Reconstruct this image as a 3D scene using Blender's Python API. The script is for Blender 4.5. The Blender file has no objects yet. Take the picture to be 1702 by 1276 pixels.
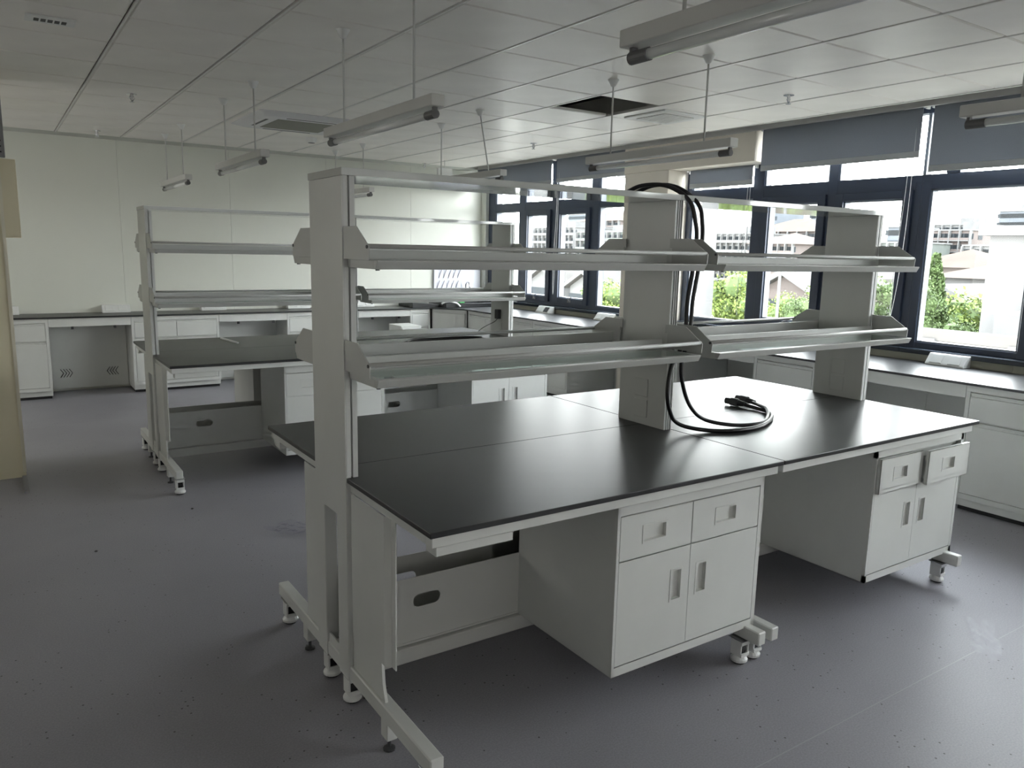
import bpy, bmesh, math, random
from mathutils import Vector, Matrix
random.seed(7)
SC = bpy.context.scene
COL = SC.collection
PI = math.pi

# ------------------------------------------------------------------ camera
cam_d = bpy.data.cameras.new('camera')
cam_d.sensor_fit = 'HORIZONTAL'; cam_d.sensor_width = 36.0
cam_d.lens = 1284.436 / 1702 * 36.0
cam_d.clip_start = 0.05; cam_d.clip_end = 2000
cam = bpy.data.objects.new('camera', cam_d); COL.objects.link(cam)
cam.matrix_world = Matrix(((0.83176, 0.07670, -0.54981, -0.9428),
                           (-0.55472, 0.15290, -0.81786, -2.5346),
                           (0.02133, 0.98526, 0.16972, 1.6153),
                           (0, 0, 0, 1)))
SC.camera = cam

# ------------------------------------------------------------------ sky, exposure, daylight and added fill
SKY = 19.0
world = bpy.data.worlds.new('overcast_sky'); SC.world = world
world.use_nodes = True
nt = world.node_tree; nt.nodes.clear()
wo = nt.nodes.new('ShaderNodeOutputWorld'); bg = nt.nodes.new('ShaderNodeBackground')
tc = nt.nodes.new('ShaderNodeTexCoord'); sx = nt.nodes.new('ShaderNodeSeparateXYZ')
cr = nt.nodes.new('ShaderNodeValToRGB')
cr.color_ramp.elements[0].position = 0.0; cr.color_ramp.elements[0].color = (1.0, 0.995, 0.98, 1)
cr.color_ramp.elements[1].position = 0.9; cr.color_ramp.elements[1].color = (0.88, 0.93, 1.0, 1)
nt.links.new(tc.outputs['Generated'], sx.inputs[0]); nt.links.new(sx.outputs['Z'], cr.inputs[0])
nt.links.new(cr.outputs[0], bg.inputs['Color']); bg.inputs['Strength'].default_value = SKY
nt.links.new(bg.outputs[0], wo.inputs['Surface'])
SC.view_settings.view_transform = 'Standard'
SC.view_settings.look = 'None'
SC.view_settings.exposure = 0.15
SC.view_settings.gamma = 1.0
SC.view_settings.use_curve_mapping = False
try:
    SC.cycles.max_bounces = 10; SC.cycles.diffuse_bounces = 6; SC.cycles.glossy_bounces = 5
    SC.cycles.transparent_max_bounces = 24; SC.cycles.transmission_bounces = 6
    SC.cycles.caustics_reflective = False; SC.cycles.caustics_refractive = False
    SC.cycles.use_denoising = True
    SC.cycles.sample_clamp_indirect = 8.0
except Exception:
    pass

def room_light(name, loc, rot, sx_, sy_, watts, col):
    # area lights in place of unseen daylight; near-left and rear ones are added fill
    d = bpy.data.lights.new(name, 'AREA'); d.shape = 'RECTANGLE'; d.size = sx_; d.size_y = sy_; d.energy = watts; d.color = col
    o = bpy.data.objects.new(name, d); COL.objects.link(o); o.location = loc; o.rotation_euler = rot
    return o
room_light('left_wall_fill', (-4.15, -0.6, 1.65), (0, -PI/2, 0), 1.7, 6.0, 3, (1.0, 0.97, 0.90))  # added fill, the wall has no window here
room_light('far_left_wall_daylight', (-4.15, 5.3, 1.6), (0, -PI/2, 0), 1.9, 2.8, 36, (1.0, 0.98, 0.93))
room_light('rear_wall_fill', (-0.2, -5.55, 1.65), (PI/2, 0, 0), 6.5, 1.7, 19, (1.0, 0.98, 0.95))  # added fill behind the camera, no source built there

# ------------------------------------------------------------------ materials
def nodes(m):
    m.use_nodes = True
    return m.node_tree, m.node_tree.nodes, m.node_tree.links
def mat(name, col, rough=0.5, metal=0.0, spec=0.5, noise=None, bump=None, coat=0.0):
    m = bpy.data.materials.new(name); t, n, l = nodes(m); b = n['Principled BSDF']
    b.inputs['Base Color'].default_value = (*col, 1); b.inputs['Roughness'].default_value = rough
    b.inputs['Metallic'].default_value = metal; b.inputs['Specular IOR Level'].default_value = spec
    b.inputs['Coat Weight'].default_value = coat
    geo = n.new('ShaderNodeTexCoord')
    if noise is None: noise = (3.0, 0.04)
    ns = n.new('ShaderNodeTexNoise'); ns.inputs['Scale'].default_value = noise[0]; ns.inputs['Detail'].default_value = 4
    l.new(geo.outputs['Object'], ns.inputs['Vector'])
    r = n.new('ShaderNodeValToRGB')
    a = noise[1]
    r.color_ramp.elements[0].position = 0.3; r.color_ramp.elements[1].position = 0.7
    r.color_ramp.elements[0].color = (*[max(0, c * (1 - a)) for c in col], 1)
    r.color_ramp.elements[1].color = (*[min(1, c * (1 + a)) for c in col], 1)
    l.new(ns.outputs['Fac'], r.inputs[0]); l.new(r.outputs[0], b.inputs['Base Color'])
    if bump:
        n2 = n.new('ShaderNodeTexNoise'); n2.inputs['Scale'].default_value = bump[0]; n2.inputs['Detail'].default_value = 3
        l.new(geo.outputs['Object'], n2.inputs['Vector'])
        bp = n.new('ShaderNodeBump'); bp.inputs['Strength'].default_value = bump[1]; bp.inputs['Distance'].default_value = bump[2]
        l.new(n2.outputs['Fac'], bp.inputs['Height']); l.new(bp.outputs[0], b.inputs['Normal'])
    return m
M = {}
M['white'] = mat('white_powder_coated_steel', (0.66, 0.67, 0.65), 0.32, spec=0.5)
M['whiteg'] = mat('glossy_white_panel', (0.62, 0.64, 0.63), 0.06, spec=0.5)
M['shelf'] = mat('shaded_white_shelf_profile', (0.50, 0.51, 0.495), 0.35)  # same white as the bench, darkened to put shade into the shelves
M['alu'] = mat('white_aluminium_profile', (0.60, 0.61, 0.60), 0.38)
M['top'] = mat('black_phenolic_worktop', (0.028, 0.029, 0.031), 0.36, spec=0.42, noise=(1.3, 0.35), bump=(420, 0.10, 0.0004))
M['topedge'] = mat('black_worktop_edge', (0.008, 0.008, 0.010), 0.35)
M['ceil'] = mat('white_metal_ceiling_tile', (0.88, 0.855, 0.81), 0.42, spec=0.35)
M['ceil2'] = mat('satin_light_panel_tile', (0.86, 0.84, 0.78), 0.38, spec=0.5)
M['grid'] = mat('ceiling_runner_metal', (0.70, 0.69, 0.66), 0.3)
M['gyps'] = mat('plain_ceiling_border', (0.55, 0.56, 0.52), 0.7)
M['wall'] = mat('pale_grey_wall_panel', (0.72, 0.735, 0.675), 0.30, spec=0.4, noise=(0.5, 0.03))
M['wallw'] = mat('cream_wall_paint', (0.78, 0.73, 0.65), 0.7)
M['beige'] = mat('beige_painted_column', (0.72, 0.66, 0.49), 0.6, noise=(2, 0.03))
M['beigel'] = mat('pale_beige_trim', (0.72, 0.68, 0.56), 0.5)
M['frame'] = mat('dark_blue_grey_window_frame', (0.034, 0.048, 0.082), 0.35)
M['frameg'] = mat('grey_window_gasket', (0.20, 0.22, 0.26), 0.4)
M['blind'] = mat('grey_blind_fabric', (0.17, 0.185, 0.205), 0.85, noise=(200, 0.08))
def blind_mat():
    m = M['blind']; t, n, l = nodes(m); b = n['Principled BSDF']; out = n['Material Output']
    tl = n.new('ShaderNodeBsdfTranslucent'); tl.inputs[0].default_value = (0.10, 0.105, 0.115, 1)
    ad = n.new('ShaderNodeAddShader'); l.new(b.outputs[0], ad.inputs[0]); l.new(tl.outputs[0], ad.inputs[1]); l.new(ad.outputs[0], out.inputs[0])
blind_mat()
M['blindbar'] = mat('grey_blind_bar', (0.42, 0.44, 0.46), 0.4)
M['cord'] = mat('white_cord', (0.75, 0.76, 0.76), 0.5)
M['dark'] = mat('black_rubber', (0.012, 0.012, 0.014), 0.45)
M['cable'] = mat('black_cable_sheath', (0.010, 0.010, 0.012), 0.38)
M['chrome'] = mat('bright_chrome', (0.62, 0.63, 0.65), 0.15, metal=1.0)
M['grey'] = mat('grey_plastic', (0.22, 0.22, 0.23), 0.5)
M['plug'] = mat('dark_grey_plug', (0.05, 0.052, 0.056), 0.5)
M['lampbody'] = mat('white_lamp_housing', (0.60, 0.60, 0.58), 0.4)
M['cap'] = mat('tube_socket_grey', (0.13, 0.13, 0.13), 0.45)
M['tube'] = mat('unlit_frosted_tube', (0.80, 0.82, 0.82), 0.10, spec=0.6)
M['tile'] = mat('greenish_beige_sill_tile', (0.40, 0.40, 0.33), 0.35)
M['sill'] = mat('dark_stone_sill', (0.025, 0.035, 0.05), 0.25)
M['acgrille'] = mat('olive_grey_intake_grille', (0.20, 0.20, 0.16), 0.6)
M['acbody'] = mat('white_air_conditioner_plastic', (0.66, 0.66, 0.67), 0.35)
M['sock'] = mat('white_socket_plastic', (0.74, 0.75, 0.74), 0.3)
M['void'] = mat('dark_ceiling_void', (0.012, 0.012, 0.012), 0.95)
M['sponge'] = mat('green_sponge', (0.12, 0.42, 0.16), 0.8)
M['pp'] = mat('white_polypropylene', (0.70, 0.71, 0.78), 0.35)
M['peg'] = mat('grey_peg', (0.25, 0.25, 0.30), 0.4)
M['hose'] = mat('white_hose', (0.8, 0.8, 0.8), 0.4)

def floor_mat():
    m = bpy.data.materials.new('grey_speckled_vinyl'); t, n, l = nodes(m); b = n['Principled BSDF']
    tcn = n.new('ShaderNodeTexCoord')
    base = n.new('ShaderNodeTexNoise'); base.inputs['Scale'].default_value = 0.9; base.inputs['Detail'].default_value = 5
    fine = n.new('ShaderNodeTexNoise'); fine.inputs['Scale'].default_value = 160; fine.inputs['Detail'].default_value = 2
    vor = n.new('ShaderNodeTexVoronoi'); vor.inputs['Scale'].default_value = 42; vor.feature = 'F1'
    msk = n.new('ShaderNodeTexNoise'); msk.inputs['Scale'].default_value = 2.2; msk.inputs['Detail'].default_value = 3
    for x in (base, fine, vor, msk): l.new(tcn.outputs['Object'], x.inputs['Vector'])
    r = n.new('ShaderNodeValToRGB'); r.color_ramp.elements[0].position = .35; r.color_ramp.elements[1].position = .65
    r.color_ramp.elements[0].color = (0.270, 0.265, 0.292, 1); r.color_ramp.elements[1].color = (0.310, 0.305, 0.335, 1)
    l.new(base.outputs['Fac'], r.inputs[0])
    r2 = n.new('ShaderNodeValToRGB'); r2.color_ramp.elements[0].position = .3; r2.color_ramp.elements[1].position = .7
    r2.color_ramp.elements[0].color = (0.88, 0.88, 0.88, 1); r2.color_ramp.elements[1].color = (1.08, 1.08, 1.08, 1)
    l.new(fine.outputs['Fac'], r2.inputs[0])
    mx = n.new('ShaderNodeMix'); mx.data_type = 'RGBA'; mx.blend_type = 'MULTIPLY'; mx.inputs[0].default_value = 1
    l.new(r.outputs[0], mx.inputs[6]); l.new(r2.outputs[0], mx.inputs[7])
    # sparse dark flecks
    lt = n.new('ShaderNodeMath'); lt.operation = 'LESS_THAN'; lt.inputs[1].default_value = 0.16
    l.new(vor.outputs['Distance'], lt.inputs[0])
    sep = n.new('ShaderNodeSeparateColor'); l.new(vor.outputs['Color'], sep.inputs[0])
    gt = n.new('ShaderNodeMath'); gt.operation = 'GREATER_THAN'; gt.inputs[1].default_value = 0.80; l.new(sep.outputs[0], gt.inputs[0])
    gm = n.new('ShaderNodeMath'); gm.operation = 'GREATER_THAN'; gm.inputs[1].default_value = 0.50; l.new(msk.outputs['Fac'], gm.inputs[0])
    m1 = n.new('ShaderNodeMath'); m1.operation = 'MULTIPLY'; l.new(lt.outputs[0], m1.inputs[0]); l.new(gt.outputs[0], m1.inputs[1])
    m2 = n.new('ShaderNodeMath'); m2.operation = 'MULTIPLY'; l.new(m1.outputs[0], m2.inputs[0]); l.new(gm.outputs[0], m2.inputs[1])
    mx2 = n.new('ShaderNodeMix'); mx2.data_type = 'RGBA'
    mx2.inputs[7].default_value = (0.10, 0.095, 0.10, 1)
    l.new(m2.outputs[0], mx2.inputs[0]); l.new(mx.outputs[2], mx2.inputs[6])
    # weld seams of the vinyl sheets, every 2 m
    sp = n.new('ShaderNodeSeparateXYZ'); l.new(tcn.outputs['Object'], sp.inputs[0])
    md = n.new('ShaderNodeMath'); md.operation = 'PINGPONG'; md.inputs[1].default_value = 3.2
    ad = n.new('ShaderNodeMath'); ad.inputs[1].default_value = 1.13; l.new(sp.outputs['Y'], ad.inputs[0]); l.new(ad.outputs[0], md.inputs[0])
    sl = n.new('ShaderNodeMath'); sl.operation = 'LESS_THAN'; sl.inputs[1].default_value = 0.0018; l.new(md.outputs[0], sl.inputs[0])
    mx3 = n.new('ShaderNodeMix'); mx3.data_type = 'RGBA'; mx3.inputs[7].default_value = (0.35, 0.35, 0.37, 1)
    l.new(sl.outputs[0], mx3.inputs[0]); l.new(mx2.outputs[2], mx3.inputs[6]); l.new(mx3.outputs[2], b.inputs['Base Color'])
    b.inputs['Roughness'].default_value = 0.45; b.inputs['Specular IOR Level'].default_value = 0.25
    bp = n.new('ShaderNodeBump'); bp.inputs['Strength'].default_value = 0.12; bp.inputs['Distance'].default_value = 0.001
    l.new(fine.outputs['Fac'], bp.inputs['Height']); l.new(bp.outputs[0], b.inputs['Normal'])
    return m
M['floor'] = floor_mat()

def glass_mat(name, tint, rough=0.0, ior=1.5):
    m = bpy.data.materials.new(name); t, n, l = nodes(m); n.remove(n['Principled BSDF'])
    out = n['Material Output']; tr = n.new('ShaderNodeBsdfTransparent'); gl = n.new('ShaderNodeBsdfGlossy')
    tr.inputs[0].default_value = (*tint, 1); gl.inputs['Roughness'].default_value = rough
    gl.inputs[0].default_value = (1, 1, 1, 1)
    fr = n.new('ShaderNodeFresnel'); fr.inputs[0].default_value = ior
    mx = n.new('ShaderNodeMixShader'); ge = n.new('ShaderNodeNewGeometry'); iv = n.new('ShaderNodeMath'); iv.operation = 'SUBTRACT'; iv.inputs[0].default_value = 1.0
    l.new(ge.outputs['Backfacing'], iv.inputs[1]); ml = n.new('ShaderNodeMath'); ml.operation = 'MULTIPLY'
    l.new(fr.outputs[0], ml.inputs[0]); l.new(iv.outputs[0], ml.inputs[1]); l.new(ml.outputs[0], mx.inputs[0]); l.new(tr.outputs[0], mx.inputs[1]); l.new(gl.outputs[0], mx.inputs[2])
    l.new(mx.outputs[0], out.inputs[0]); return m
M['pane'] = glass_mat('window_glass', (0.96, 0.98, 0.975), ior=1.45)
M['shelfglass'] = glass_mat('green_tinted_shelf_glass', (0.80, 0.90, 0.86))
M['film'] = glass_mat('clear_crumpled_film', (0.95, 0.95, 0.97), 0.22, 1.4)
M['film2'] = glass_mat('faint_clear_film', (0.96, 0.96, 0.97), 0.4, 1.10)
M['tubeglass'] = glass_mat('clear_tube_glass', (0.80, 0.82, 0.82), 0.05)

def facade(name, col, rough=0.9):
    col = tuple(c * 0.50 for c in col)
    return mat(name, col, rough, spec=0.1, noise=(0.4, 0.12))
M['conc'] = facade('pale_concrete', (0.135, 0.128, 0.122)); M['bwhite'] = facade('pale_render', (0.185, 0.185, 0.185))
M['bpink'] = facade('pinkish_render', (0.155, 0.132, 0.125)); M['bgreen'] = facade('pale_green_render', (0.135, 0.15, 0.14))
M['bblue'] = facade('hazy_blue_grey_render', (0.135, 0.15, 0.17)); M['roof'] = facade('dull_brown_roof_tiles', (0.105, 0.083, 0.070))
M['roofg'] = facade('grey_roof_tiles', (0.10, 0.095, 0.09)); M['bwin'] = facade('dim_far_window', (0.045, 0.052, 0.058))
M['btrim'] = facade('white_balcony', (0.175, 0.175, 0.175)); M['ground'] = mat('pale_bounce_ground', (0.42, 0.405, 0.36), 0.9)  # ground made pale to bounce light up to the ceiling
def leafm(name, c):
    m = mat(name, c, 0.7, spec=0.2, noise=(1.2, 0.35)); return m
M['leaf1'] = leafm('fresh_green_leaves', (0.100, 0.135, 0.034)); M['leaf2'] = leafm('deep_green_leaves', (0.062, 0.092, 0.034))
M['bark'] = mat('brown_bark', (0.06, 0.05, 0.04), 0.9)

# ------------------------------------------------------------------ helpers
class MB:
    def __init__(s): s.v = []; s.f = []
    def box(s, x0, x1, y0, y1, z0, z1):
        if x1 < x0: x0, x1 = x1, x0
        if y1 < y0: y0, y1 = y1, y0
        if z1 < z0: z0, z1 = z1, z0
        b = len(s.v)
        s.v += [(x0, y0, z0), (x1, y0, z0), (x1, y1, z0), (x0, y1, z0), (x0, y0, z1), (x1, y0, z1), (x1, y1, z1), (x0, y1, z1)]
        s.f += [(b, b+3, b+2, b+1), (b+4, b+5, b+6, b+7), (b, b+1, b+5, b+4), (b+1, b+2, b+6, b+5), (b+2, b+3, b+7, b+6), (b+3, b, b+4, b+7)]
        return s
    def prism(s, poly, axis, a, b2):
        """poly: 2-D points; axis 'x': (y,z), 'y': (x,z), 'z': (x,y)"""
        def P(p, t):
            return {'x': (t, p[0], p[1]), 'y': (p[0], t, p[1]), 'z': (p[0], p[1], t)}[axis]
        n = len(poly); b = len(s.v)
        s.v += [P(p, a) for p in poly] + [P(p, b2) for p in poly]
        s.f.append(tuple(b + i for i in range(n))); s.f.append(tuple(b + n + i for i in reversed(range(n))))
        for i in range(n):
            j = (i + 1) % n; s.f.append((b + i, b + n + i, b + n + j, b + j))
        return s
    def tube(s, path, r, n=10, caps=True, rb=None):
        path = [Vector(p) for p in path]; b = len(s.v); prev = None
        for i, p in enumerate(path):
            d = (path[min(i+1, len(path)-1)] - path[max(i-1, 0)])
            d = d.normalized() if d.length > 1e-9 else Vector((0, 0, 1))
            if prev is None:
                u = d.orthogonal().normalized()
            else:
                u = (prev - d * prev.dot(d)); u = u.normalized() if u.length > 1e-6 else d.orthogonal().normalized()
            prev = u; w = d.cross(u)
            rr = r if rb is None else r + (rb - r) * i / max(1, len(path) - 1)
            for k in range(n):
                a = 2 * PI * k / n; q = p + rr * (math.cos(a) * u + math.sin(a) * w); s.v.append(tuple(q))
        for i in range(len(path) - 1):
            for k in range(n):
                k2 = (k + 1) % n; s.f.append((b + i*n + k, b + i*n + k2, b + (i+1)*n + k2, b + (i+1)*n + k))
        if caps:
            s.f.append(tuple(b + k for k in reversed(range(n)))); e = b + (len(path)-1)*n
            s.f.append(tuple(e + k for k in range(n)))
        return s
    def lathe(s, prof, c, n=16, axis='z'):
        """prof: (r, h) from one end to the other, centre c"""
        b = len(s.v)
        for (r, h) in prof:
            for k in range(n):
                a = 2*PI*k/n; x, y = r*math.cos(a), r*math.sin(a)
                v = {'z': (x, y, h), 'x': (h, x, y), 'y': (x, h, y)}[axis]
                s.v.append((c[0]+v[0], c[1]+v[1], c[2]+v[2]))
        m = len(prof)
        for i in range(m-1):
            for k in range(n):
                k2 = (k+1) % n; s.f.append((b+i*n+k, b+i*n+k2, b+(i+1)*n+k2, b+(i+1)*n+k))
        s.f.append(tuple(b+k for k in reversed(range(n)))); s.f.append(tuple(b+(m-1)*n+k for k in range(n)))
        return s
    def quad(s, a, b2, c, d):
        b = len(s.v); s.v += [a, b2, c, d]; s.f.append((b, b+1, b+2, b+3)); return s
    def build(s, name, m, parent=None, bevel=0.0, smooth=False, loc=None, seg=1):
        me = bpy.data.meshes.new(name); me.from_pydata([tuple(v) for v in s.v], [], s.f); me.update()
        bm = bmesh.new(); bm.from_mesh(me); bmesh.ops.recalc_face_normals(bm, faces=bm.faces)
        if bevel > 0:
            bmesh.ops.bevel(bm, geom=[e for e in bm.edges if len(e.link_faces) == 2 and e.calc_face_angle(0) > 0.6], offset=bevel, segments=seg, affect='EDGES', profile=0.5, clamp_overlap=True)
        bm.to_mesh(me); bm.free()
        if smooth:
            for p in me.polygons: p.use_smooth = True
        me.materials.append(M[m] if isinstance(m, str) else m)
        o = bpy.data.objects.new(name, me); COL.objects.link(o)
        if parent is not None: o.parent = parent
        if loc is not None: o.location = loc
        return o
def B(*a): return MB().box(*a)
def tag(o, label=None, cat=None, group=None, kind=None):
    if label: o['label'] = label
    if cat: o['category'] = cat
    if group: o['group'] = group
    if kind: o['kind'] = kind
    return o
def thing(name, label, cat, loc=(0, 0, 0), rz=0.0, group=None):
    o = bpy.data.objects.new(name, None); COL.objects.link(o); o.empty_display_size = 0.1
    o.location = loc; o.rotation_euler = (0, 0, rz)
    return tag(o, label, cat, group)
def struct(name, loc=(0, 0, 0)):
    o = bpy.data.objects.new(name, None); COL.objects.link(o); o.location = loc; o['kind'] = 'structure'; return o
KIDS = {}
def copy_tree(o, parent=None):
    c = o.copy(); COL.objects.link(c); c.parent = parent
    for ch in [k for k in o.children]: copy_tree(ch, c)
    return c
def inst(o, name=None):
    c = o.copy(); COL.objects.link(c); return c
def arc(c, r, a0, a1, n, plane='xz'):
    out = []
    for i in range(n + 1):
        a = a0 + (a1 - a0) * i / n
        x, z = r * math.cos(a), r * math.sin(a)
        out.append({'xz': (c[0]+x, c[1], c[2]+z), 'yz': (c[0], c[1]+x, c[2]+z), 'xy': (c[0]+x, c[1]+z, c[2])}[plane])
    return out
def smooth_path(pts, k=6):
    P = [Vector(p) for p in pts]; P = [P[0]*2-P[1]] + P + [P[-1]*2-P[-2]]; out = []
    for i in range(1, len(P)-2):
        for j in range(k):
            t = j/k; a, b, c, d = P[i-1], P[i], P[i+1], P[i+2]
            out.append(0.5*((2*b)+(-a+c)*t+(2*a-5*b+4*c-d)*t*t+(-a+3*b-3*c+d)*t**3))
    out.append(P[-2]); return out
def plate_hole(mb, x0, x1, z0, z1, y, hx0, hx1, hz0, hz1, th=0.002):
    """front plate in the xz plane at y with a rectangular hole"""
    for (a, b, c, d) in ((x0, hx0, z0, z1), (hx1, x1, z0, z1), (hx0, hx1, z0, hz0), (hx0, hx1, hz1, z1)):
        mb.box(a, b, y, y+th, c, d)
    return mb
def cup(mb, x0, x1, z0, z1, y, depth, rim=0.008):
    t = 0.0015
    # raised rim
    for (a, b, c, d) in ((x0-rim, x0, z0-rim, z1+rim), (x1, x1+rim, z0-rim, z1+rim), (x0, x1, z0-rim, z0), (x0, x1, z1, z1+rim)):
        mb.box(a, b, y-0.0015, y+0.001, c, d)
    mb.box(x0, x1, y+depth, y+depth+t, z0, z1)
    mb.box(x0-t, x0, y, y+depth, z0, z1); mb.box(x1, x1+t, y, y+depth, z0, z1)
    mb.box(x0, x1, y, y+depth, z0-t, z0); mb.box(x0, x1, y, y+depth, z1, z1+t)
    return mb
def plate_oval(x0, x1, z0, z1, y, cx, cz, w, h, th, name, m, parent):
    bm = bmesh.new()
    def loop(pts):
        vs = [bm.verts.new((p[0], y, p[1])) for p in pts]
        return [bm.edges.new((vs[i], vs[(i+1) % len(vs)])) for i in range(len(vs))]
    es = loop([(x0, z0), (x1, z0), (x1, z1), (x0, z1)])
    r = h/2; pts = []
    for k in range(9): a = -PI/2 + PI*k/8; pts.append((cx+w/2-r+r*math.cos(a), cz+r*math.sin(a)))
    for k in range(9): a = PI/2 + PI*k/8; pts.append((cx-w/2+r+r*math.cos(a), cz+r*math.sin(a)))
    es += loop(pts)
    bmesh.ops.triangle_fill(bm, use_beauty=True, edges=es)
    g = bmesh.ops.extrude_face_region(bm, geom=bm.faces[:])
    for v in [e for e in g['geom'] if isinstance(e, bmesh.types.BMVert)]: v.co.y += th
    bmesh.ops.recalc_face_normals(bm, faces=bm.faces)
    me = bpy.data.meshes.new(name); bm.to_mesh(me); bm.free(); me.materials.append(M[m])
    o = bpy.data.objects.new(name, me); COL.objects.link(o); o.parent = parent; return o

# ================================================================== SETTING
CZ = 2.705
XW = 4.93        # inner face of the window wall
YB = 7.10        # back wall
# floor
fl = B(-4.2, 5.25, -5.6, 7.5, -0.05, 0).build('floor', 'floor'); fl['kind'] = 'structure'
# ceiling
ce = struct('ceiling')
X0, Y0g = -0.292, 0.09
tile0 = None; hole = (5, 3)
def led(i, j): return (i in (5,) and j in (-1, 2, 5)) or (i == -1 and j in (2, 5, 8)) or (i == -1 and j == -1)
tmesh = {}
def tilemesh(y1cut=None, mname='ceil'):
    key = (y1cut, mname)
    if key in tmesh: return tmesh[key]
    g = 0.0038; gx = 0.010; dy = 0.6 if y1cut is None else y1cut
    mb = MB(); a, b, c, d = gx, 0.6-gx, g, dy-g; s = 0.007; zt, zb = 0.022, 0.0
    mb.v = [(a, c, zt), (b, c, zt), (b, d, zt), (a, d, zt), (a, c, zb+0.006), (b, c, zb+0.006), (b, d, zb+0.006), (a, d, zb+0.006), (a+s, c+s, zb), (b-s, c+s, zb), (b-s, d-s, zb), (a+s, d-s, zb)]
    mb.f = [(0, 1, 2, 3), (0, 1, 5, 4), (1, 2, 6, 5), (2, 3, 7, 6), (3, 0, 4, 7), (4, 5, 9, 8), (5, 6, 10, 9), (6, 7, 11, 10), (7, 4, 8, 11), (8, 9, 10, 11)]
    o = mb.build('tile', mname, ce); tmesh[key] = o.data; o.location = (0, 0, -50)
    bpy.data.objects.remove(o)
    return tmesh[key]
for i in range(-5, 8):
    for j in range(-9, 12):
        if (i, j) == hole: continue
        x = X0 + 0.6*i; y = Y0g + 0.6*j
        y1 = min(6.79, y+0.6) - y
        me = tilemesh(None if y1 > 0.59 else round(y1, 3), 'ceil2' if led(i, j) else 'ceil')
        o = bpy.data.objects.new('tile', me); COL.objects.link(o); o.parent = ce
        x1 = 4.72
        o.location = (x, y, CZ)
        if x + 0.6 > x1: o.scale = ((x1-x)/0.6, 1, 1)
        if led(i, j): o['label'] = 'slightly brighter satin ceiling tile'
for i in range(-5, 9):
    x = X0 + 0.6*i
    if x < 4.7:
        B(x-0.0055, x+0.0055, -5.3, 6.79, CZ-0.003, CZ+0.010).build('runner', 'grid', ce)
B(4.69, 4.722, -5.6, 6.80, CZ-0.012, CZ+0.03).build('edge_trim', 'grid', ce)
B(-4.2, 4.72, 6.79, YB, CZ, CZ+0.03).build('border', 'gyps', ce)
B(4.722, 5.25, -5.6, YB, 2.766, 2.79).build('blind_light_block', 'gyps', ce)  # unseen cover strip added above the blinds to block light
B(-4.2, X0-3.0, -5.6, 6.79, CZ, CZ+0.03).build('side_border', 'gyps', ce)
B(X0-3.0, 4.72, -5.6, Y0g-5.4, CZ, CZ+0.03).build('near_border', 'gyps', ce)
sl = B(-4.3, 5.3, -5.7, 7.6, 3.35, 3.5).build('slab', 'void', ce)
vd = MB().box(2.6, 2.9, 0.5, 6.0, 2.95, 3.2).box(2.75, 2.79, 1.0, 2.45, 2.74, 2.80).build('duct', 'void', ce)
# back wall panels
wb = struct('wall_back')
xs = [-4.2, -3.25, -2.07, -0.89, 0.29, 1.47, 2.65, 3.83, 5.01]
for a, b in zip(xs[:-1], xs[1:]):
    B(a+0.0008, min(b, 5.3)-0.0008, YB, YB+0.06, 0.0, CZ+0.02).build('panel', 'wall', wb, bevel=0.001)
B(-4.3, 5.3, YB+0.05, YB+0.2, 0, 3.5).build('core', 'wallw', wb)
wl = B(-4.35, -4.2, -5.7, 7.5, 0, 3.5).build('wall_left', 'wall'); wl['kind'] = 'structure'
wf = B(-4.3, 5.3, -5.75, -5.6, 0, 3.5).build('wall_front', 'wallw'); wf['kind'] = 'structure'
# window wall
wr = struct('wall_right')
for a, b in ((-5.6, -4.8), (-4.8, -3.3), (-3.3, -1.8), (-1.8, -0.05), (-0.05, 1.4), (1.4, 2.9), (2.9, 4.3), (4.3, 5.7), (5.7, 7.095)):
    B(XW, XW+0.30, a+0.001, b-0.001, 0, 0.905).build('panel', 'tile', wr)
B(XW+0.06, XW+0.30, -5.6, 7.5, 2.76, 3.5).build('lintel', 'wallw', wr)
for a, b in ((6.985, 7.12), (-2.06, -1.94), (-5.7, -4.7)):
    B(XW+0.02, XW+0.30, a, b, 0.905, 2.76).build('pier', 'wall', wr)
# stone sill
for a, b, k in ((3.85, 6.985, 1), (0.76, 3.19, 2), (-1.94, 0.76, 3), (-4.7, -2.06, 4)):
    s = B(XW-0.03, XW+0.22, a, b, 0.905, 0.94).build('trim_%d' % k, 'sill', bevel=0.003); s['kind'] = 'structure'
# pillar and boxed soffit
pl = B(4.72, 5.22, 3.19, 3.83, 0, 2.439).build('pillar', 'wallw', bevel=0.004); pl['kind'] = 'structure'
so = B(4.724, 4.98, 2.15, 3.85, 2.44, 2.764).build('trim_5', 'wallw', bevel=0.003); so['kind'] = 'structure'

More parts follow.
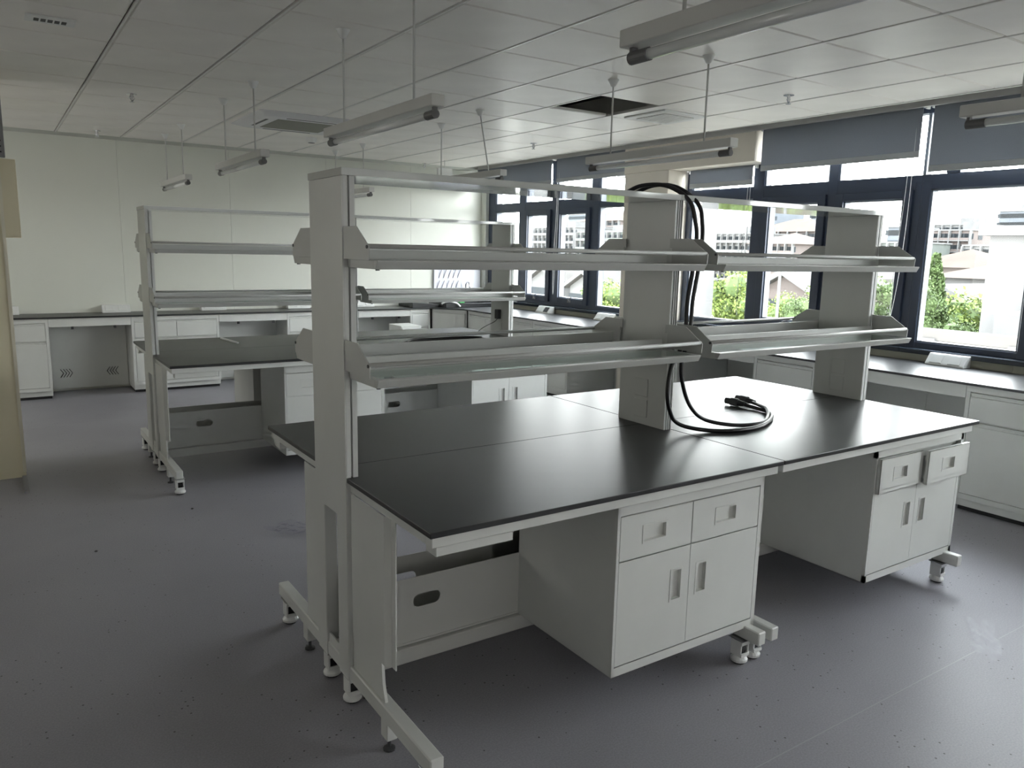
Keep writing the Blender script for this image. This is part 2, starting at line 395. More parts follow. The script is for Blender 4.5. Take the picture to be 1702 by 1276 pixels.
def window(n, y0, y1, uprights, lower, transoms):
    """uprights: (ya,yb) vertical members; lower: (kind, ya, yb) clear openings; y runs along the wall"""
    w = struct('window_%d' % n)
    xa, xb = 5.00, 5.10
    B(xa, xb, y0, y1, 0.94, 0.985).build('bottom_rail', 'frame', w, bevel=0.003)
    B(xa, xb, y0, y1, 2.14, 2.25).build('transom', 'frame', w, bevel=0.003)
    B(xa, xb, y0, y1, 2.70, 2.78).build('head_rail', 'frame', w, bevel=0.003)
    for a, b in uprights:
        B(xa-0.002, xb+0.002, a, b, 0.94, 2.20 if a in (0.77, 0.70) else 2.78).build('mullion', 'frame', w, bevel=0.003)
    for a, b in transoms:
        B(xa, xb, a, b, 2.25, 2.70).build('mullion', 'frame', w, bevel=0.003)
    for kind, a, b in lower:
        if kind == 'fixed':
            g = 0.012
            mb = MB().box(xa+0.01, xb-0.02, a, a+g, 0.985, 2.14).box(xa+0.01, xb-0.02, b-g, b, 0.985, 2.14).box(xa+0.01, xb-0.02, a, b, 0.985, 0.985+g).box(xa+0.01, xb-0.02, a, b, 2.14-g, 2.14)
            mb.build('glazing_bead', 'frameg', w)
            B(xa+0.05, xa+0.056, a+g, b-g, 0.985+g, 2.14-g).build('pane', 'pane', w)
        else:
            f = 0.075; e = 0.012
            za, zb = 0.985, 2.14
            x1, x2 = xa-0.025, xb-0.02
            sa = MB().box(x1, x2, a, a+f, za, zb).box(x1, x2, b-f, b, za, zb).box(x1, x2, a+f, b-f, za, za+f-e).box(x1, x2, a+f, b-f, zb-f+e, zb)
            so_ = sa.build('sash', 'frame', w, bevel=0.002)
            MB().box(xa+0.0, xb-0.03, a+f, a+f+0.01, za+f-e, zb-f+e).box(xa, xb-0.03, b-f-0.01, b-f, za+f-e, zb-f+e).box(xa, xb-0.03, a+f, b-f, za+f-e, za+f-e+0.01).box(xa, xb-0.03, a+f, b-f, zb-f+e-0.01, zb-f+e).build('glazing_bead', 'frameg', so_)
            B(xa+0.04, xa+0.046, a+f, b-f, za+f-e, zb-f+e).build('pane', 'pane', so_)
            hm = MB().box(x1-0.012, x1, (a+b)/2-0.03, (a+b)/2+0.03, za+0.015, za+0.045)
            hm.tube([(x1-0.015, (a+b)/2, za+0.03), (x1-0.05, (a+b)/2-0.03, za+0.05), (x1-0.07, (a+b)/2-0.12, za+0.085)], 0.007, 8)
            hm.build('handle', 'grey', so_, smooth=False)
    tr = sorted([a for a in transoms] + [(p, q) for p, q in uprights if p not in (0.77, 0.70)])
    edges = [y0] + [v for t in tr for v in t] + [y1]
    ys = sorted(edges)
    i = 0
    spans = []
    cur = y0
    for p, q in tr:
        if p - cur > 0.1: spans.append((cur, p))
        cur = max(cur, q)
    if y1 - cur > 0.1: spans.append((cur, y1))
    for p, q in spans:
        for ya in (p, q-0.012): B(xa+0.01, xb-0.02, ya, ya+0.012, 2.25, 2.70).build('glazing_bead', 'frameg', w)
        B(xa+0.05, xa+0.056, p+0.012, q-0.012, 2.25, 2.70).build('pane', 'pane', w)
    return w
window(1, 3.83, 6.985, [(6.80, 6.985), (6.08, 6.22), (5.37, 5.49), (4.56, 4.71), (3.83, 3.88)],
       [('fixed', 6.22, 6.80), ('sash', 5.49, 6.08), ('sash', 4.71, 5.37), ('fixed', 3.88, 4.56)], [])
window(2, 0.77, 3.19, [(3.12, 3.19), (2.24, 2.36), (1.49, 1.58), (0.77, 0.83)],
       [('fixed', 2.36, 3.12), ('sash', 1.58, 2.24), ('sash', 0.83, 1.49)], [])
B(5.00, 5.10, 0.50, 0.60, 2.251, 2.78).build('trim_6', 'frame')['kind'] = 'structure'
window(3, -1.94, 0.77, [(0.70, 0.77), (-0.15, -0.03), (-0.86, -0.77), (-1.94, -1.56)],
       [('fixed', -0.03, 0.70), ('sash', -0.77, -0.15), ('sash', -1.56, -0.86)], [])
window(4, -4.70, -2.06, [(-2.12, -2.06), (-2.90, -2.78), (-3.6, -3.5), (-4.70, -4.3)],
       [('fixed', -2.78, -2.12), ('sash', -3.5, -2.90), ('sash', -4.3, -3.6)], [])

# roller blinds
def blind(y0, y1, zb, label, x=4.785, ztop=2.755, cord=None, r=0.024):
    t = thing('roller_blind', label, 'blind', (x, (y0+y1)/2, ztop))
    h = (y1-y0)/2; z = zb-ztop
    MB().tube([(0.02, -h, -r-0.004), (0.02, h, -r-0.004)], r, 14).build('roller', 'blindbar', t, smooth=True)
    for ya in (-h-0.012, h): MB().box(0.0, 0.045, ya, ya+0.012, -0.06, 0).build('bracket', 'white', t)
    B(-0.0045, -0.003, -h+0.01, h-0.01, z, -r-0.004).build('fabric', 'blind', t)
    B(-0.009, 0.004, -h+0.01, h-0.01, z-0.006, z+0.040).build('bottom_bar', 'blindbar', t, bevel=0.003)
    if cord:
        yc, zc = cord
        yl = yc-(y0+y1)/2; zl = zc-ztop
        mb = MB(); mb.tube(smooth_path([(0.0, yl, -0.03), (-0.012, yl-0.005, zl*0.5), (-0.02, yl+0.01, zl*0.8), (0.0, yl+0.06, zl), (-0.015, yl+0.05, zl*0.75), (-0.0, yl+0.035, zl*0.4), (0.0, yl+0.03, -0.03)], 5), 0.0022, 6)
        mb.build('cord', 'cord', t)
    return t
blind(5.21, 6.95, 2.43, 'grey roller blind at the far end of the window wall, by the back corner')
blind(3.88, 5.13, 2.44, 'grey roller blind between the far corner blind and the cream pillar', cord=(5.07, 1.1))
blind(2.33, 3.13, 2.27, 'small grey roller blind tucked under the boxed soffit', x=4.955, ztop=2.47, cord=(2.36, 1.05), r=0.018)
blind(0.69, 2.13, 2.36, 'wide grey roller blind between the boxed soffit and the rightmost blind', cord=(0.74, 1.15))
blind(-0.95, 0.63, 2.25, 'rightmost grey roller blind, hanging lowest over the big clear pane')
blind(-2.6, -1.05, 2.25, 'grey roller blind beyond the right edge of view, nearest the camera')

# left pillar / wall end
p2 = B(-1.75, -0.845, 3.62, 4.12, 0, CZ+0.02).build('pillar', 'beige'); p2['kind'] = 'structure'
B(-0.862, -0.842, 3.612, 3.625, 0.04, CZ).build('corner_trim', 'beigel', p2)
B(-0.87, -0.842, 3.20, 3.615, 0.0, 0.012).build('floor_strip', 'grey', p2)
b = thing('wall_box', 'beige metal box hanging on the beige pillar at the left edge', 'box', (-0.80, 3.68, 1.63))
B(-0.30, 0.045, -0.05, -0.01, 0, 0.505).build('front_panel', 'beige', b, bevel=0.002)
B(-0.30, 0.040, -0.012, 0.10, 0.01, 0.495).build('body', 'beige', b)
B(0.0405, 0.0455, -0.012, 0.10, 0.05, 0.43).build('side_slot', 'dark', b)
b = thing('vented_panel', 'grey metal panel with dark slots above the beige box at the left edge', 'panel', (-0.82, 3.60, 2.14))
B(-0.35, 0.012, 0, 0.018, 0, 0.56).build('body', 'grey', b, bevel=0.003)
for k in range(3):
    B(-0.10, -0.006, -0.002, 0.001, 0.03+0.035*k, 0.040+0.035*k).build('slot', 'dark', b)

# ================================================================== ISLAND BENCH
def profile_poly(x0, x1, ya, yb, slots, depth=0.014, sw=0.007):
    """front (towards ya) face carries vertical slots at given x positions"""
    s = 1 if yb > ya else -1
    pts = [(x0, ya)]
    for sxp in slots:
        pts += [(sxp-sw/2, ya), (sxp-sw/2, ya+s*depth), (sxp+sw/2, ya+s*depth), (sxp+sw/2, ya)]
    pts += [(x1, ya), (x1, yb), (x0, yb)]
    return pts
H = 1.863
def caster(parent, x, y, top=0.108):
    c = MB().box(x-0.030, x+0.030, y-0.036, y+0.036, top-0.004, top).build('caster', 'chrome', parent, bevel=0.001)
    MB().lathe([(0.030, 0), (0.034, 0.004), (0.034, 0.012), (0.026, 0.022), (0.020, 0.03)], (x, y, 0.008), 16).build('foot_ring', 'sock', c, smooth=False)
    MB().lathe([(0.024, 0), (0.026, 0.004), (0.026, 0.006)], (x, y, 0.0005), 14).build('rubber_pad', 'dark', c)
    MB().tube([(x-0.013, y, 0.062), (x+0.013, y, 0.062)], 0.024, 16).build('wheel', 'dark', c)
    MB().box(x-0.024, x-0.017, y-0.026, y+0.026, 0.035, top-0.004).box(x+0.017, x+0.024, y-0.026, y+0.026, 0.035, top-0.004).box(x-0.024, x+0.024, y-0.030, y-0.024, 0.035, 0.05).box(x-0.024, x+0.024, y-0.030, y-0.024, 0.085, top-0.004).build('fork', 'sock', c, bevel=0.001)
    return c
def island(label):
    r = thing('island_bench', label, 'workbench')
    # casters and feet under four foot bars
    bars = [(0.0, 0.045), (1.440, 1.482), (1.518, 1.560), (2.945, 2.988)]
    for n, (a, b_) in enumerate(bars):
        fb = MB().box(a, b_, -0.755, 0.665, 0.110, 0.165).build('foot_bar', 'white', r, bevel=0.004)
        cx = (a+b_)/2
        for yy in (-0.38, 0.38):
            MB().box(cx-0.018, cx+0.018, yy-0.07, yy-0.02, 0.045, 0.112).build('post', 'white', fb, bevel=0.002)
            MB().lathe([(0.02, 0), (0.02, 0.006), (0.006, 0.012), (0.006, 0.05)], (cx, yy-0.045, 0.0005), 12).build('levelling_foot', 'plug', fb)
        if n == 0: spots = ((cx+0.006, -0.715), (cx+0.006, -0.10), (cx+0.006, 0.10), (cx+0.006, 0.60))
        else: spots = ((cx-0.012, -0.66), (cx, 0.60))
        for (x, y) in spots: caster(r, x, y)
    # columns
    for ci, (a, b_, slots) in enumerate(((0.0, 0.040, (0.019,)), (1.475, 1.513, (1.482, 1.494, 1.506)), (2.960, 3.000, (2.979,)))):
        for s in (-1, 1):
            MB().prism(profile_poly(a, b_, s*0.150, s*0.062, slots), 'z', 0.112 if ci != 1 else 0.5, H-0.022).build('column_profile', 'alu', r)
        cp = MB().box(a+0.0015, b_-0.0015, -0.0615, 0.0615, 0.70, H-0.022).build('cover_panel', 'white', r)
        if ci == 0: pp = [(-0.149, 0.112), (-0.062, 0.112), (-0.062, 0.70), (0.062, 0.70), (0.062, 0.112), (0.149, 0.112), (0.149, H-0.026), (-0.149, H-0.026)]
        else: pp = [(-0.149, 0.851), (0.149, 0.851), (0.149, H-0.026), (-0.149, H-0.026)]
        MB().prism(pp, 'x', a-0.004, a).build('end_plate', 'white', r)
        if ci == 2: MB().prism(pp, 'x', b_, b_+0.0045).build('end_plate', 'white', r)
        # socket plates on the face towards -X
        if ci > 0:
            for zc in (1.02, 0.925):
                sp = MB().box(a-0.009, a-0.004, -0.040, 0.044, zc-0.041, zc+0.041).build('socket_plate', 'white', cp, bevel=0.002)
        if ci == 0:
            MB().box(a+0.004, a+0.010, -0.0615, 0.0615, 0.165, 0.20).build('lower_clip', 'white', r)
    # top cap
    MB().box(-0.006, 1.496, -0.156, 0.156, H-0.024, H).build('top_cap', 'whiteg', r, bevel=0.0015)
    MB().box(1.498, 3.006, -0.156, 0.156, H-0.024, H).build('top_cap', 'whiteg', r, bevel=0.0015)
    # service duct between columns, at both shelf levels
    for z in (1.190, 1.552):
        for a, b_ in ((0.041, 1.474), (1.514, 2.959)):
            MB().prism([(-0.100, z+0.004), (-0.100, z+0.030), (-0.085, z+0.037), (-0.03, z+0.034), (0.03, z+0.034), (0.060, z+0.037), (0.072, z+0.030), (0.072, z+0.004)], 'x', a, b_).build('service_duct', 'white', r)
    # shelves
    for a, b_ in ((0.002, 1.462), (1.522, 2.992)):
        for s in (-1, 1):
            for zi, z in enumerate((1.190, 1.552)):
                sh = MB()
                xa, xb = a+0.010, b_-0.040 if a < 1 else b_-0.014
                sh.prism([(s*0.358, z), (s*0.372, z), (s*0.385, z+0.024), (s*0.385, z+0.027), (s*0.358, z+0.027)], 'x', xa, xb).box(xa, xb, s*0.156, s*0.176, z, z+0.027)  # front lip undercut so that its face comes out darker
                sh.box(xa, xa+0.022, s*0.176, s*0.358, z, z+0.0265).box(xb-0.022, xb, s*0.176, s*0.358, z, z+0.0265)
                so_ = sh.build('shelf', 'shelf', r, bevel=0.0012)
                MB().box(xa+0.018, xb-0.018, s*0.172, s*0.360, z+0.0200, z+0.0262).build('glass_panel', 'shelfglass', so_)
                ht = 0.042 if zi == 0 else 0.03
                MB().box(xa, xb, s*0.156, s*0.163, z+0.027, z+0.027+ht).build('rear_rail', 'alu', so_, bevel=0.001)
                poly = [(s*0.152, z+0.027), (s*0.350, z+0.027), (s*0.352, z+0.067), (s*0.256, z+0.128), (s*0.138, z+0.128), (s*0.138, z+0.09), (s*0.152, z+0.09)]
                for xx in (a-0.003, b_-0.003):
                    br = MB().prism(poly, 'x', xx, xx+0.004).build('bracket', 'shelf', so_)
                MB().tube([(a, s*0.341, z+0.068), (b_, s*0.341, z+0.068)], 0.0075, 12).build('guard_rod', 'alu', so_, smooth=True)
                for xx in (a-0.006, b_+0.000):
                    MB().lathe([(0.0055, 0), (0.0055, 0.003)], (xx, s*0.341, z+0.066), 10, 'x').build('screw', 'plug', so_)
                MB().tube([(xa+0.012, s*0.36, z-0.004), (xa+0.012, s*0.36, z)], 0.007, 8).build('stud', 'plug', so_)
    # worktops: two halves per module
    for a, b_ in ((0.0, 1.5145), (1.5175, 3.0035)):
        for y0, y1 in ((-0.750, -0.0008), (0.0008, 0.750)):
            mb = MB()
            # notched round the columns
            if y0 < 0:
                pl_ = [(a, y0), (b_, y0), (b_, y1), (a, y1)]
            else:
                pl_ = [(a, y0), (b_, y0), (b_, y1), (a, y1)]
            w = mb.prism(pl_, 'z', 0.833, 0.850).build('worktop', 'top', r, bevel=0.002, seg=2)
    # steel frame under the worktops
    for a, b_ in ((0.012, 1.500), (1.530, 2.970)):
        f = MB()
        for y0, y1 in ((-0.735, -0.695), (0.695, 0.735)): f.box(a, b_, y0, y1, 0.798, 0.833)
        for x0, x1 in ((a, a+0.035), (b_-0.035, b_)): f.box(x0, x1, -0.695, 0.695, 0.800, 0.8325)
        f.build('frame', 'white', r, bevel=0.002)
        if a < 1: MB().box(a+0.020, a+0.28, -0.722, -0.66, 0.765, 0.798).build('frame_bracket', 'white', r, bevel=0.002)
        if a < 1: MB().box(a+0.010, a+0.30, 0.66, 0.725, 0.762, 0.798).build('frame_bracket', 'white', r, bevel=0.002)
    # leg panels beside the columns
    for xx, fl_ in ((0.006, 1), (2.965, -1)):
        for s in (-1, 1):
            ye = 0.475 if s < 0 else 0.345
            zb = 0.30 if s < 0 else 0.166
            lp = MB().box(xx, xx+0.003, s*0.168, s*(ye-0.045), zb, 0.80).prism([(s*(ye-0.045), 0), (s*(ye-0.040), 0), (s*ye, 0), (s*ye, 0)][:0] or [(xx, s*(ye-0.045)), (xx+0.003, s*(ye-0.045)), (xx+0.022, s*(ye-0.030)), (xx+0.022, s*ye), (xx+0.018, s*ye), (xx+0.018, s*(ye-0.028))], 'z', zb, 0.80)
            lp.build('leg_panel', 'white', r)
            if s < 0:
                MB().prism([(s*0.155, 0.165), (s*0.42, 0.165), (s*0.40, 0.225), (s*0.39, 0.33), (s*0.155, 0.33)], 'x', xx+0.006, xx+0.016).build('gusset', 'white', r)
                MB().prism([(s*0.153, 0.10), (s*0.168, 0.10), (s*0.168, 0.80), (s*0.153, 0.80)], 'x', xx+0.010, xx+0.02).build('spacer', 'white', r)
    # mid legs
    for xx in (1.475, 1.500):
        for s in (-1, 1):
            MB().box(xx-0.012, xx-0.009, s*0.06, s*0.40, 0.166, 0.80).build('leg_panel', 'white', r)
    # cable trough
    for a, b_ in ((0.047, 1.43), (1.565, 2.94)):
        plate_oval(a, b_, 0.165, 0.417, -0.103, a+0.28, 0.322, 0.115, 0.05, 0.003, 'trough_panel', 'white', r)
        plate_oval(a, b_, 0.165, 0.417, 0.100, a+0.28, 0.322, 0.115, 0.05, 0.003, 'trough_panel', 'white', r)
        MB().box(a, b_, -0.106, -0.100, 0.158, 0.166).box(a, b_, -0.10, 0.10, 0.163, 0.166).build('trough_floor', 'white', r)
        MB().box(a, b_, -0.125, -0.085, 0.095, 0.155).build('stretcher', 'white', r, bevel=0.003)
    return r

def hang_cabinet(x0, label, open_=(0, 0), group=None, name='hanging_cabinet', back=False):
    w = 0.752; ya, yb = -0.68, -0.10; z0, z1 = 0.155, 0.796
    t = thing(name, label, 'cabinet', (x0, ya, z0), 0, group)
    W, D, Hh = w, yb-ya, z1-z0
    s = 0.016
    MB().box(0, W, 0.003, s, 0, 0.033-0.0).box(0, s*0.75, 0.0, s, 0, Hh).box(W-s*1.3, W, 0.0, s, 0, Hh).box(0, W, 0.0, s, Hh-0.054, Hh).box(0, W, 0.0, s, 0, 0.033).build('face_frame', 'white', t)
    MB().box(0.0, 0.0015, 0.0162, D, 0, Hh).box(W-0.0015, W, 0.0162, D, 0, Hh).box(0, W, 0.01, D, 0, 0.002).box(0, W, D-0.002, D, 0, Hh).box(0, W, 0.016, D, Hh-0.003, Hh).box(0.01, W-0.01, 0.030, 0.033, 0.02, Hh-0.02).build('body', 'white', t)
    xm = 0.361
    g = 0.0022
    zd0, zd1 = 0.4205, Hh-0.056
    for k, (a, b_) in enumerate(((s*0.75+g, xm-g/2), (xm+g/2, W-s*1.3-g))):
        off = -open_[k]
        y = 0.0005 + off
        hx = 0.124 if k == 0 else 0.49
        mb = plate_hole(MB(), a, b_, zd0+g, zd1-g, y, hx, hx+0.104, 0.478, 0.530)
        mb.box(a, a+0.002, y, y+0.016, zd0+g, zd1-g).box(b_-0.002, b_, y, y+0.016, zd0+g, zd1-g).box(a, b_, y, y+0.016, zd1-g-0.002, zd1-g).box(a, b_, y, y+0.016, zd0+g, zd0+g+0.002)
        if open_[k] > 0:
            mb.box(a+0.015, a+0.018, y, D*0.8, zd0+0.02, zd1-0.03).box(b_-0.018, b_-0.015, y, D*0.8, zd0+0.02, zd1-0.03).box(a+0.015, b_-0.015, y, D*0.8, zd0+0.02, zd0+0.022)
        d = mb.build('drawer', 'white', t)
        cup(MB(), hx, hx+0.104, 0.478, 0.530, y, 0.013).build('handle', 'white', d)
        y = 0.0005
        hx = 0.272 if k == 0 else 0.402
        d = plate_hole(MB(), a, b_, 0.035+g, zd0-g/2, y, hx, hx+0.046, 0.225, 0.335).build('door', 'white', t)
        cup(MB(), hx, hx+0.046, 0.225, 0.335, y, 0.014).build('handle', 'white', d)
    return t

bench1 = island('nearer white island bench with black tops and two tiers of shelves, cables draped over it')
cabA = hang_cabinet(0.745, 'white cabinet hanging under the near bench, left, both its drawers shut')
cabB = hang_cabinet(2.262, 'white cabinet hanging under the near bench, right, both its drawers pulled slightly out', (0.018, 0.045))
bench2 = copy_tree(bench1); bench2.location = (-0.05, 3.418, 0)
bench2['label'] = 'farther white island bench with black tops, between the near bench and the back wall'
c = copy_tree(cabA); c.location = cabA.location + Vector((-0.05, 3.418, 0)); c['label'] = 'white cabinet under the far bench, left, beside the near bench end column'
cabA2 = c
c = copy_tree(cabA); c.location = Vector((2.262-0.05, 3.418-0.68, 0.155)); c['label'] = 'white cabinet under the right half of the far bench, seen below the near shelf'
# cabinets on the far sides
for bx, by, nm in ((0, 0, 'near'), (-0.05, 3.418, 'far')):
    for k, x0 in enumerate((0.745, 2.262)):
        c = copy_tree(cabA); c.location = (bx+x0+0.752, by+0.68, 0.155); c.rotation_euler = (0, 0, PI)
        c['label'] = 'rear cabinet under the %s bench, front facing the back wall, %s of two' % (nm, ('left', 'right')[k])

# ================================================================== PERIMETER COUNTERS
def counter():
    t = thing('perimeter_worktop', 'continuous black worktop running along the back wall and under the windows', 'worktop', (0, 0, 0.833))
    yf, xf = 6.60, 4.18
    outer = [(-1.6, yf), (3.86, yf), (4.18, 6.24), (4.18, -5.4), (4.928, -5.4), (4.928, 3.188), (4.718, 3.188), (4.718, 3.832), (4.928, 3.832), (4.928, 7.098), (-1.6, 7.098)]
    MB().prism(outer, 'z', 0.0, 0.017).build('top_slab', 'top', t, bevel=0.002, seg=2)
    return t
counter()

def base_cabinet(label, w, loc, rz, cols=1, drawers=True, depth=0.45, group=None):
    """local: front at y=0 facing -Y, x 0..w, top z .832"""
    t = thing('base_cabinet', label, 'cabinet', loc, rz, group)
    MB().box(0, w, 0.018, depth, 0.085, 0.83).build('body', 'white', t, bevel=0.002)
    MB().box(0.0, w, 0.03, depth-0.02, 0.03, 0.085).build('plinth', 'white', t, bevel=0.002)
    MB().box(0.01, w-0.01, 0.05, depth-0.03, 0.0, 0.03).build('plinth_gap', 'dark', t)
    MB().box(0, w, 0.0, 0.018, 0.085, 0.12).box(0, w, 0.0, 0.018, 0.79, 0.83).box(0, 0.026, 0, 0.018, 0.12, 0.79).box(w-0.026, w, 0, 0.018, 0.12, 0.79).build('face_frame', 'white', t, bevel=0.001)
    cw = (w-0.052)/cols
    for k in range(cols):
        a = 0.026+k*cw+0.003; b_ = 0.026+(k+1)*cw-0.003
        rows = [('drawer', 0.605, 0.787), ('door', 0.123, 0.598)] if drawers else [('door', 0.123, 0.787)]
        for nm, za, zb in rows:
            MBp = MB().box(a, b_, -0.001, 0.016, za, zb-0.028)
            d = MBp.build(nm, 'white', t, bevel=0.0015)
            MB().prism([(0.015, zb-0.002), (-0.001, zb-0.004), (-0.001, zb-0.010), (0.008, zb-0.014), (0.010, zb-0.03), (0.015, zb-0.03)], 'x', a, b_).build('grip', 'white', d)
    return t
def vent(mb, x0, z0, sgn, y, n=4):
    for k in range(n):
        x = x0+sgn*k*0.028
        for s in (1, -1):
            p = [(x, z0), (x+sgn*0.03, z0+s*0.0)]
            a = (x, y-0.003, z0+s*0.045); b_ = (x+sgn*0.03, y-0.003, z0)
            mb.tube([a, b_], 0.0035, 5)
    return mb
def knee(w, loc, rz, label, vents=True, depth=0.45, seams=(), latch=True):
    t = thing('knee_space_panel', label, 'panel', loc, rz)
    MB().box(0, w, 0.0, 0.02, 0.745, 0.83).build('apron', 'white', t, bevel=0.002)
    xs = [0]+list(seams)+[w]
    for a, b_ in zip(xs[:-1], xs[1:]):
        MB().box(a+0.001, b_-0.001, depth-0.02, depth-0.005, 0.03, 0.83).build('back_panel', 'white', t)
    if vents:
        for vx, sg in ((0.10, 1), (w-0.10, -1)):
            vent(MB(), vx, 0.20, sg, depth-0.02).build('vent_slots', 'plug', t)['kind'] = 'stuff'
    for x in ((w*0.28, w*0.8) if rz == 0 else ()): MB().box(x-0.012, x+0.012, 0.02, 0.04, 0.715, 0.745).build('latch', 'plug', t)
    return t
YF = 6.625
base_cabinet('white base cabinet at the left end of the back wall beside the beige pillar', 0.75, (-1.25, YF, 0), 0)
knee(0.765, (-0.498, YF, 0), 0, 'knee space with chevron vents in its grey panel, leftmost along the back wall')
base_cabinet('white base cabinet with two drawers side by side, seen behind the far bench left column', 0.905, (0.27, YF, 0), 0, 2)
knee(0.78, (1.178, YF, 0), 0, 'open knee space under the back worktop, right of the two-drawer cabinet')
base_cabinet('white base cabinet on the back wall, partly hidden by the near bench end column', 0.90, (1.96, YF, 0), 0, 2)
knee(0.72, (2.865, YF, 0), 0, 'open knee space along the back wall, nearest the corner sink')
base_cabinet('narrow white base cabinet with one drawer, last of the back run before the corner', 0.29, (3.588, YF, 0), 0, 1, depth=0.45)
# diagonal corner
t = thing('corner_cabinet', 'white diagonal corner cabinet under the black sink', 'cabinet', (3.885, 6.60, 0), -math.atan2(0.36, 0.32))
L = math.hypot(0.32, 0.36)
MB().box(0, L, 0.03, 0.10, 0.085, 0.83).build('body', 'white', t); MB().box(0, L, 0.06, 0.10, 0, 0.085).build('plinth', 'white', t)
MB().box(0.02, L-0.02, 0.012, 0.03, 0.12, 0.78).build('door', 'white', t, bevel=0.002)
# window side, front faces -X
XF = 4.215
R90 = -PI/2
def ws(kind, ytop, w, label, **k):
    return (base_cabinet if kind == 'c' else knee)(*( (label, w, (XF, ytop, 0), R90) if kind == 'c' else (w, (XF, ytop, 0), R90, label)), depth=0.70, **k)
ws('c', 6.20, 0.85, 'white base cabinet under the windows, next to the corner sink', cols=2)
ws('c', 5.34, 0.60, 'white base cabinet under the windows, second from the corner')
ws('c', 4.73, 0.67, 'white base cabinet under the windows, beside the chevron-vented knee space')
ws('k', 4.058, 0.87, 'knee space with chevron vents under the window worktop, beside the cream pillar')
ws('c', 3.185, 0.75, 'white base cabinet under the window worktop, nearest the cream pillar')
ws('k', 2.432, 0.85, 'grey knee space under the window worktop, behind the middle of the near bench', vents=False, seams=(0.42,))
ws('c', 1.580, 0.575, 'white base cabinet under the windows, seen just past the near bench far end')
ws('k', 1.003, 1.10, 'wide grey knee space under the windows, right of the near bench end column', vents=False, seams=(0.50,))
ws('c', -0.099, 0.75, 'white base cabinet at the right edge of view, one wide drawer over one door')
ws('c', -0.852, 0.90, 'white base cabinet beyond the right edge of view, under the window worktop', cols=2)
ws('k', -1.755, 0.80, 'knee space beyond the right edge of view', vents=False)

# power boxes on the worktops
def power_box(loc, rz, label, group, black=False):
    t = thing('power_box', label, 'socket', loc, rz, group)
    MB().prism([(0.0, 0.0), (0.004, 0.012), (0.062, 0.082), (0.105, 0.082), (0.105, 0.0)], 'x', -0.14, 0.14).build('housing', 'sock', t, bevel=0.003)
    ang = math.atan2(0.070, 0.058)
    for cx in (-0.065, 0.065):
        p = MB().box(cx-0.043, cx+0.043, 0.008, 0.080, 0, 0.005).build('socket_plate', 'plug' if (black and cx > 0) else 'sock', t, bevel=0.0015)
        p.location = (0, 0.002, 0.011); p.rotation_euler = (ang, 0, 0)
    return t
g = 'power boxes on the perimeter worktop'
power_box((-0.87, 6.98, 0.8505), 0, 'white sloped twin socket box on the back worktop beside the beige pillar', g)
power_box((0.18, 6.98, 0.8505), 0, 'white sloped twin socket box on the back worktop above the leftmost knee space', g)
power_box((1.21, 6.98, 0.8505), 0, 'white sloped twin socket box on the back worktop above the two-drawer cabinet', g)
power_box((2.23, 6.98, 0.8505), 0, 'white sloped socket box on the back worktop just left of the near end column', g)
power_box((3.1, 6.98, 0.8505), 0, 'white sloped socket box on the back worktop nearest the corner sink', g)
power_box((4.80, 5.38, 0.8505), R90, 'white sloped socket box with one black socket, under the far windows', g, True)
power_box((4.80, 4.22, 0.8505), R90, 'white sloped socket box under the windows next to the cream pillar', g)
power_box((4.80, 0.36, 0.8505), R90, 'white sloped socket box on the window worktop below the rightmost pane', g)

# sink corner
t = thing('sink', 'black epoxy sink with raised rim set in the far corner worktop', 'sink', (4.05, 6.50, 0.8505))
W_, D_ = 0.80, 0.50
mb = MB().box(0, W_, 0, 0.03, 0, 0.055).box(0, W_, D_-0.03, D_, 0, 0.085).box(0, 0.03, 0.03, D_-0.03, 0, 0.07).box(W_-0.03, W_, 0.03, D_-0.03, 0, 0.07).box(0.30, 0.32, 0.03, D_-0.03, 0, 0.05)
mb.build('rim', 'dark', t, bevel=0.004)
MB().box(0.03, W_-0.03, 0.03, D_-0.03, 0.0, 0.006).build('basin', 'dark', t)
dr = thing('drip_tray', 'black slanted drip tray left of the corner sink', 'tray', (3.62, 6.63, 0.8505))
MB().prism([(0, 0), (0.40, 0), (0.40, 0.035), (0.0, 0.07)], 'y', 0, 0.42).build('body', 'dark', dr, bevel=0.003)
fc = thing('faucet', 'chrome gooseneck tap behind the corner sink', 'tap', (4.60, 6.98, 0.936))
fc.location = (4.66, 7.035, 0.8505)
mb = MB(); mb.tube([(0, 0, 0), (0, 0, 0.03)], 0.024, 12).tube([(0, 0, 0.03), (0, 0, 0.26)] + [(0, -0.055+0.055*math.cos(a), 0.26+0.055*math.sin(a)) for a in [PI*k/10 for k in range(1, 10)]] + [(0, -0.11, 0.26), (0, -0.113, 0.20)], 0.010, 10)
mb.build('spout', 'chrome', fc, smooth=True)
MB().tube([(0.0, 0, 0.10), (0.06, 0, 0.12)], 0.008, 8).build('lever', 'chrome', fc)
s = MB().box(0, 0.075, 0, 0.055, 0, 0.035).build('sponge', 'sponge', bevel=0.006); s.location = (4.26, 6.502, 0.906); tag(s, 'green sponge on the front rim of the black sink', 'sponge')
h = MB().tube(smooth_path([(3.98, 6.50, 0.905), (4.03, 6.48, 0.93), (4.12, 6.475, 0.93), (4.20, 6.47, 0.905), (4.25, 6.47, 0.866)], 6), 0.0125, 8).build('white_hose', 'hose', smooth=True); tag(h, 'short white hose bending over the edge of the corner sink', 'hose')
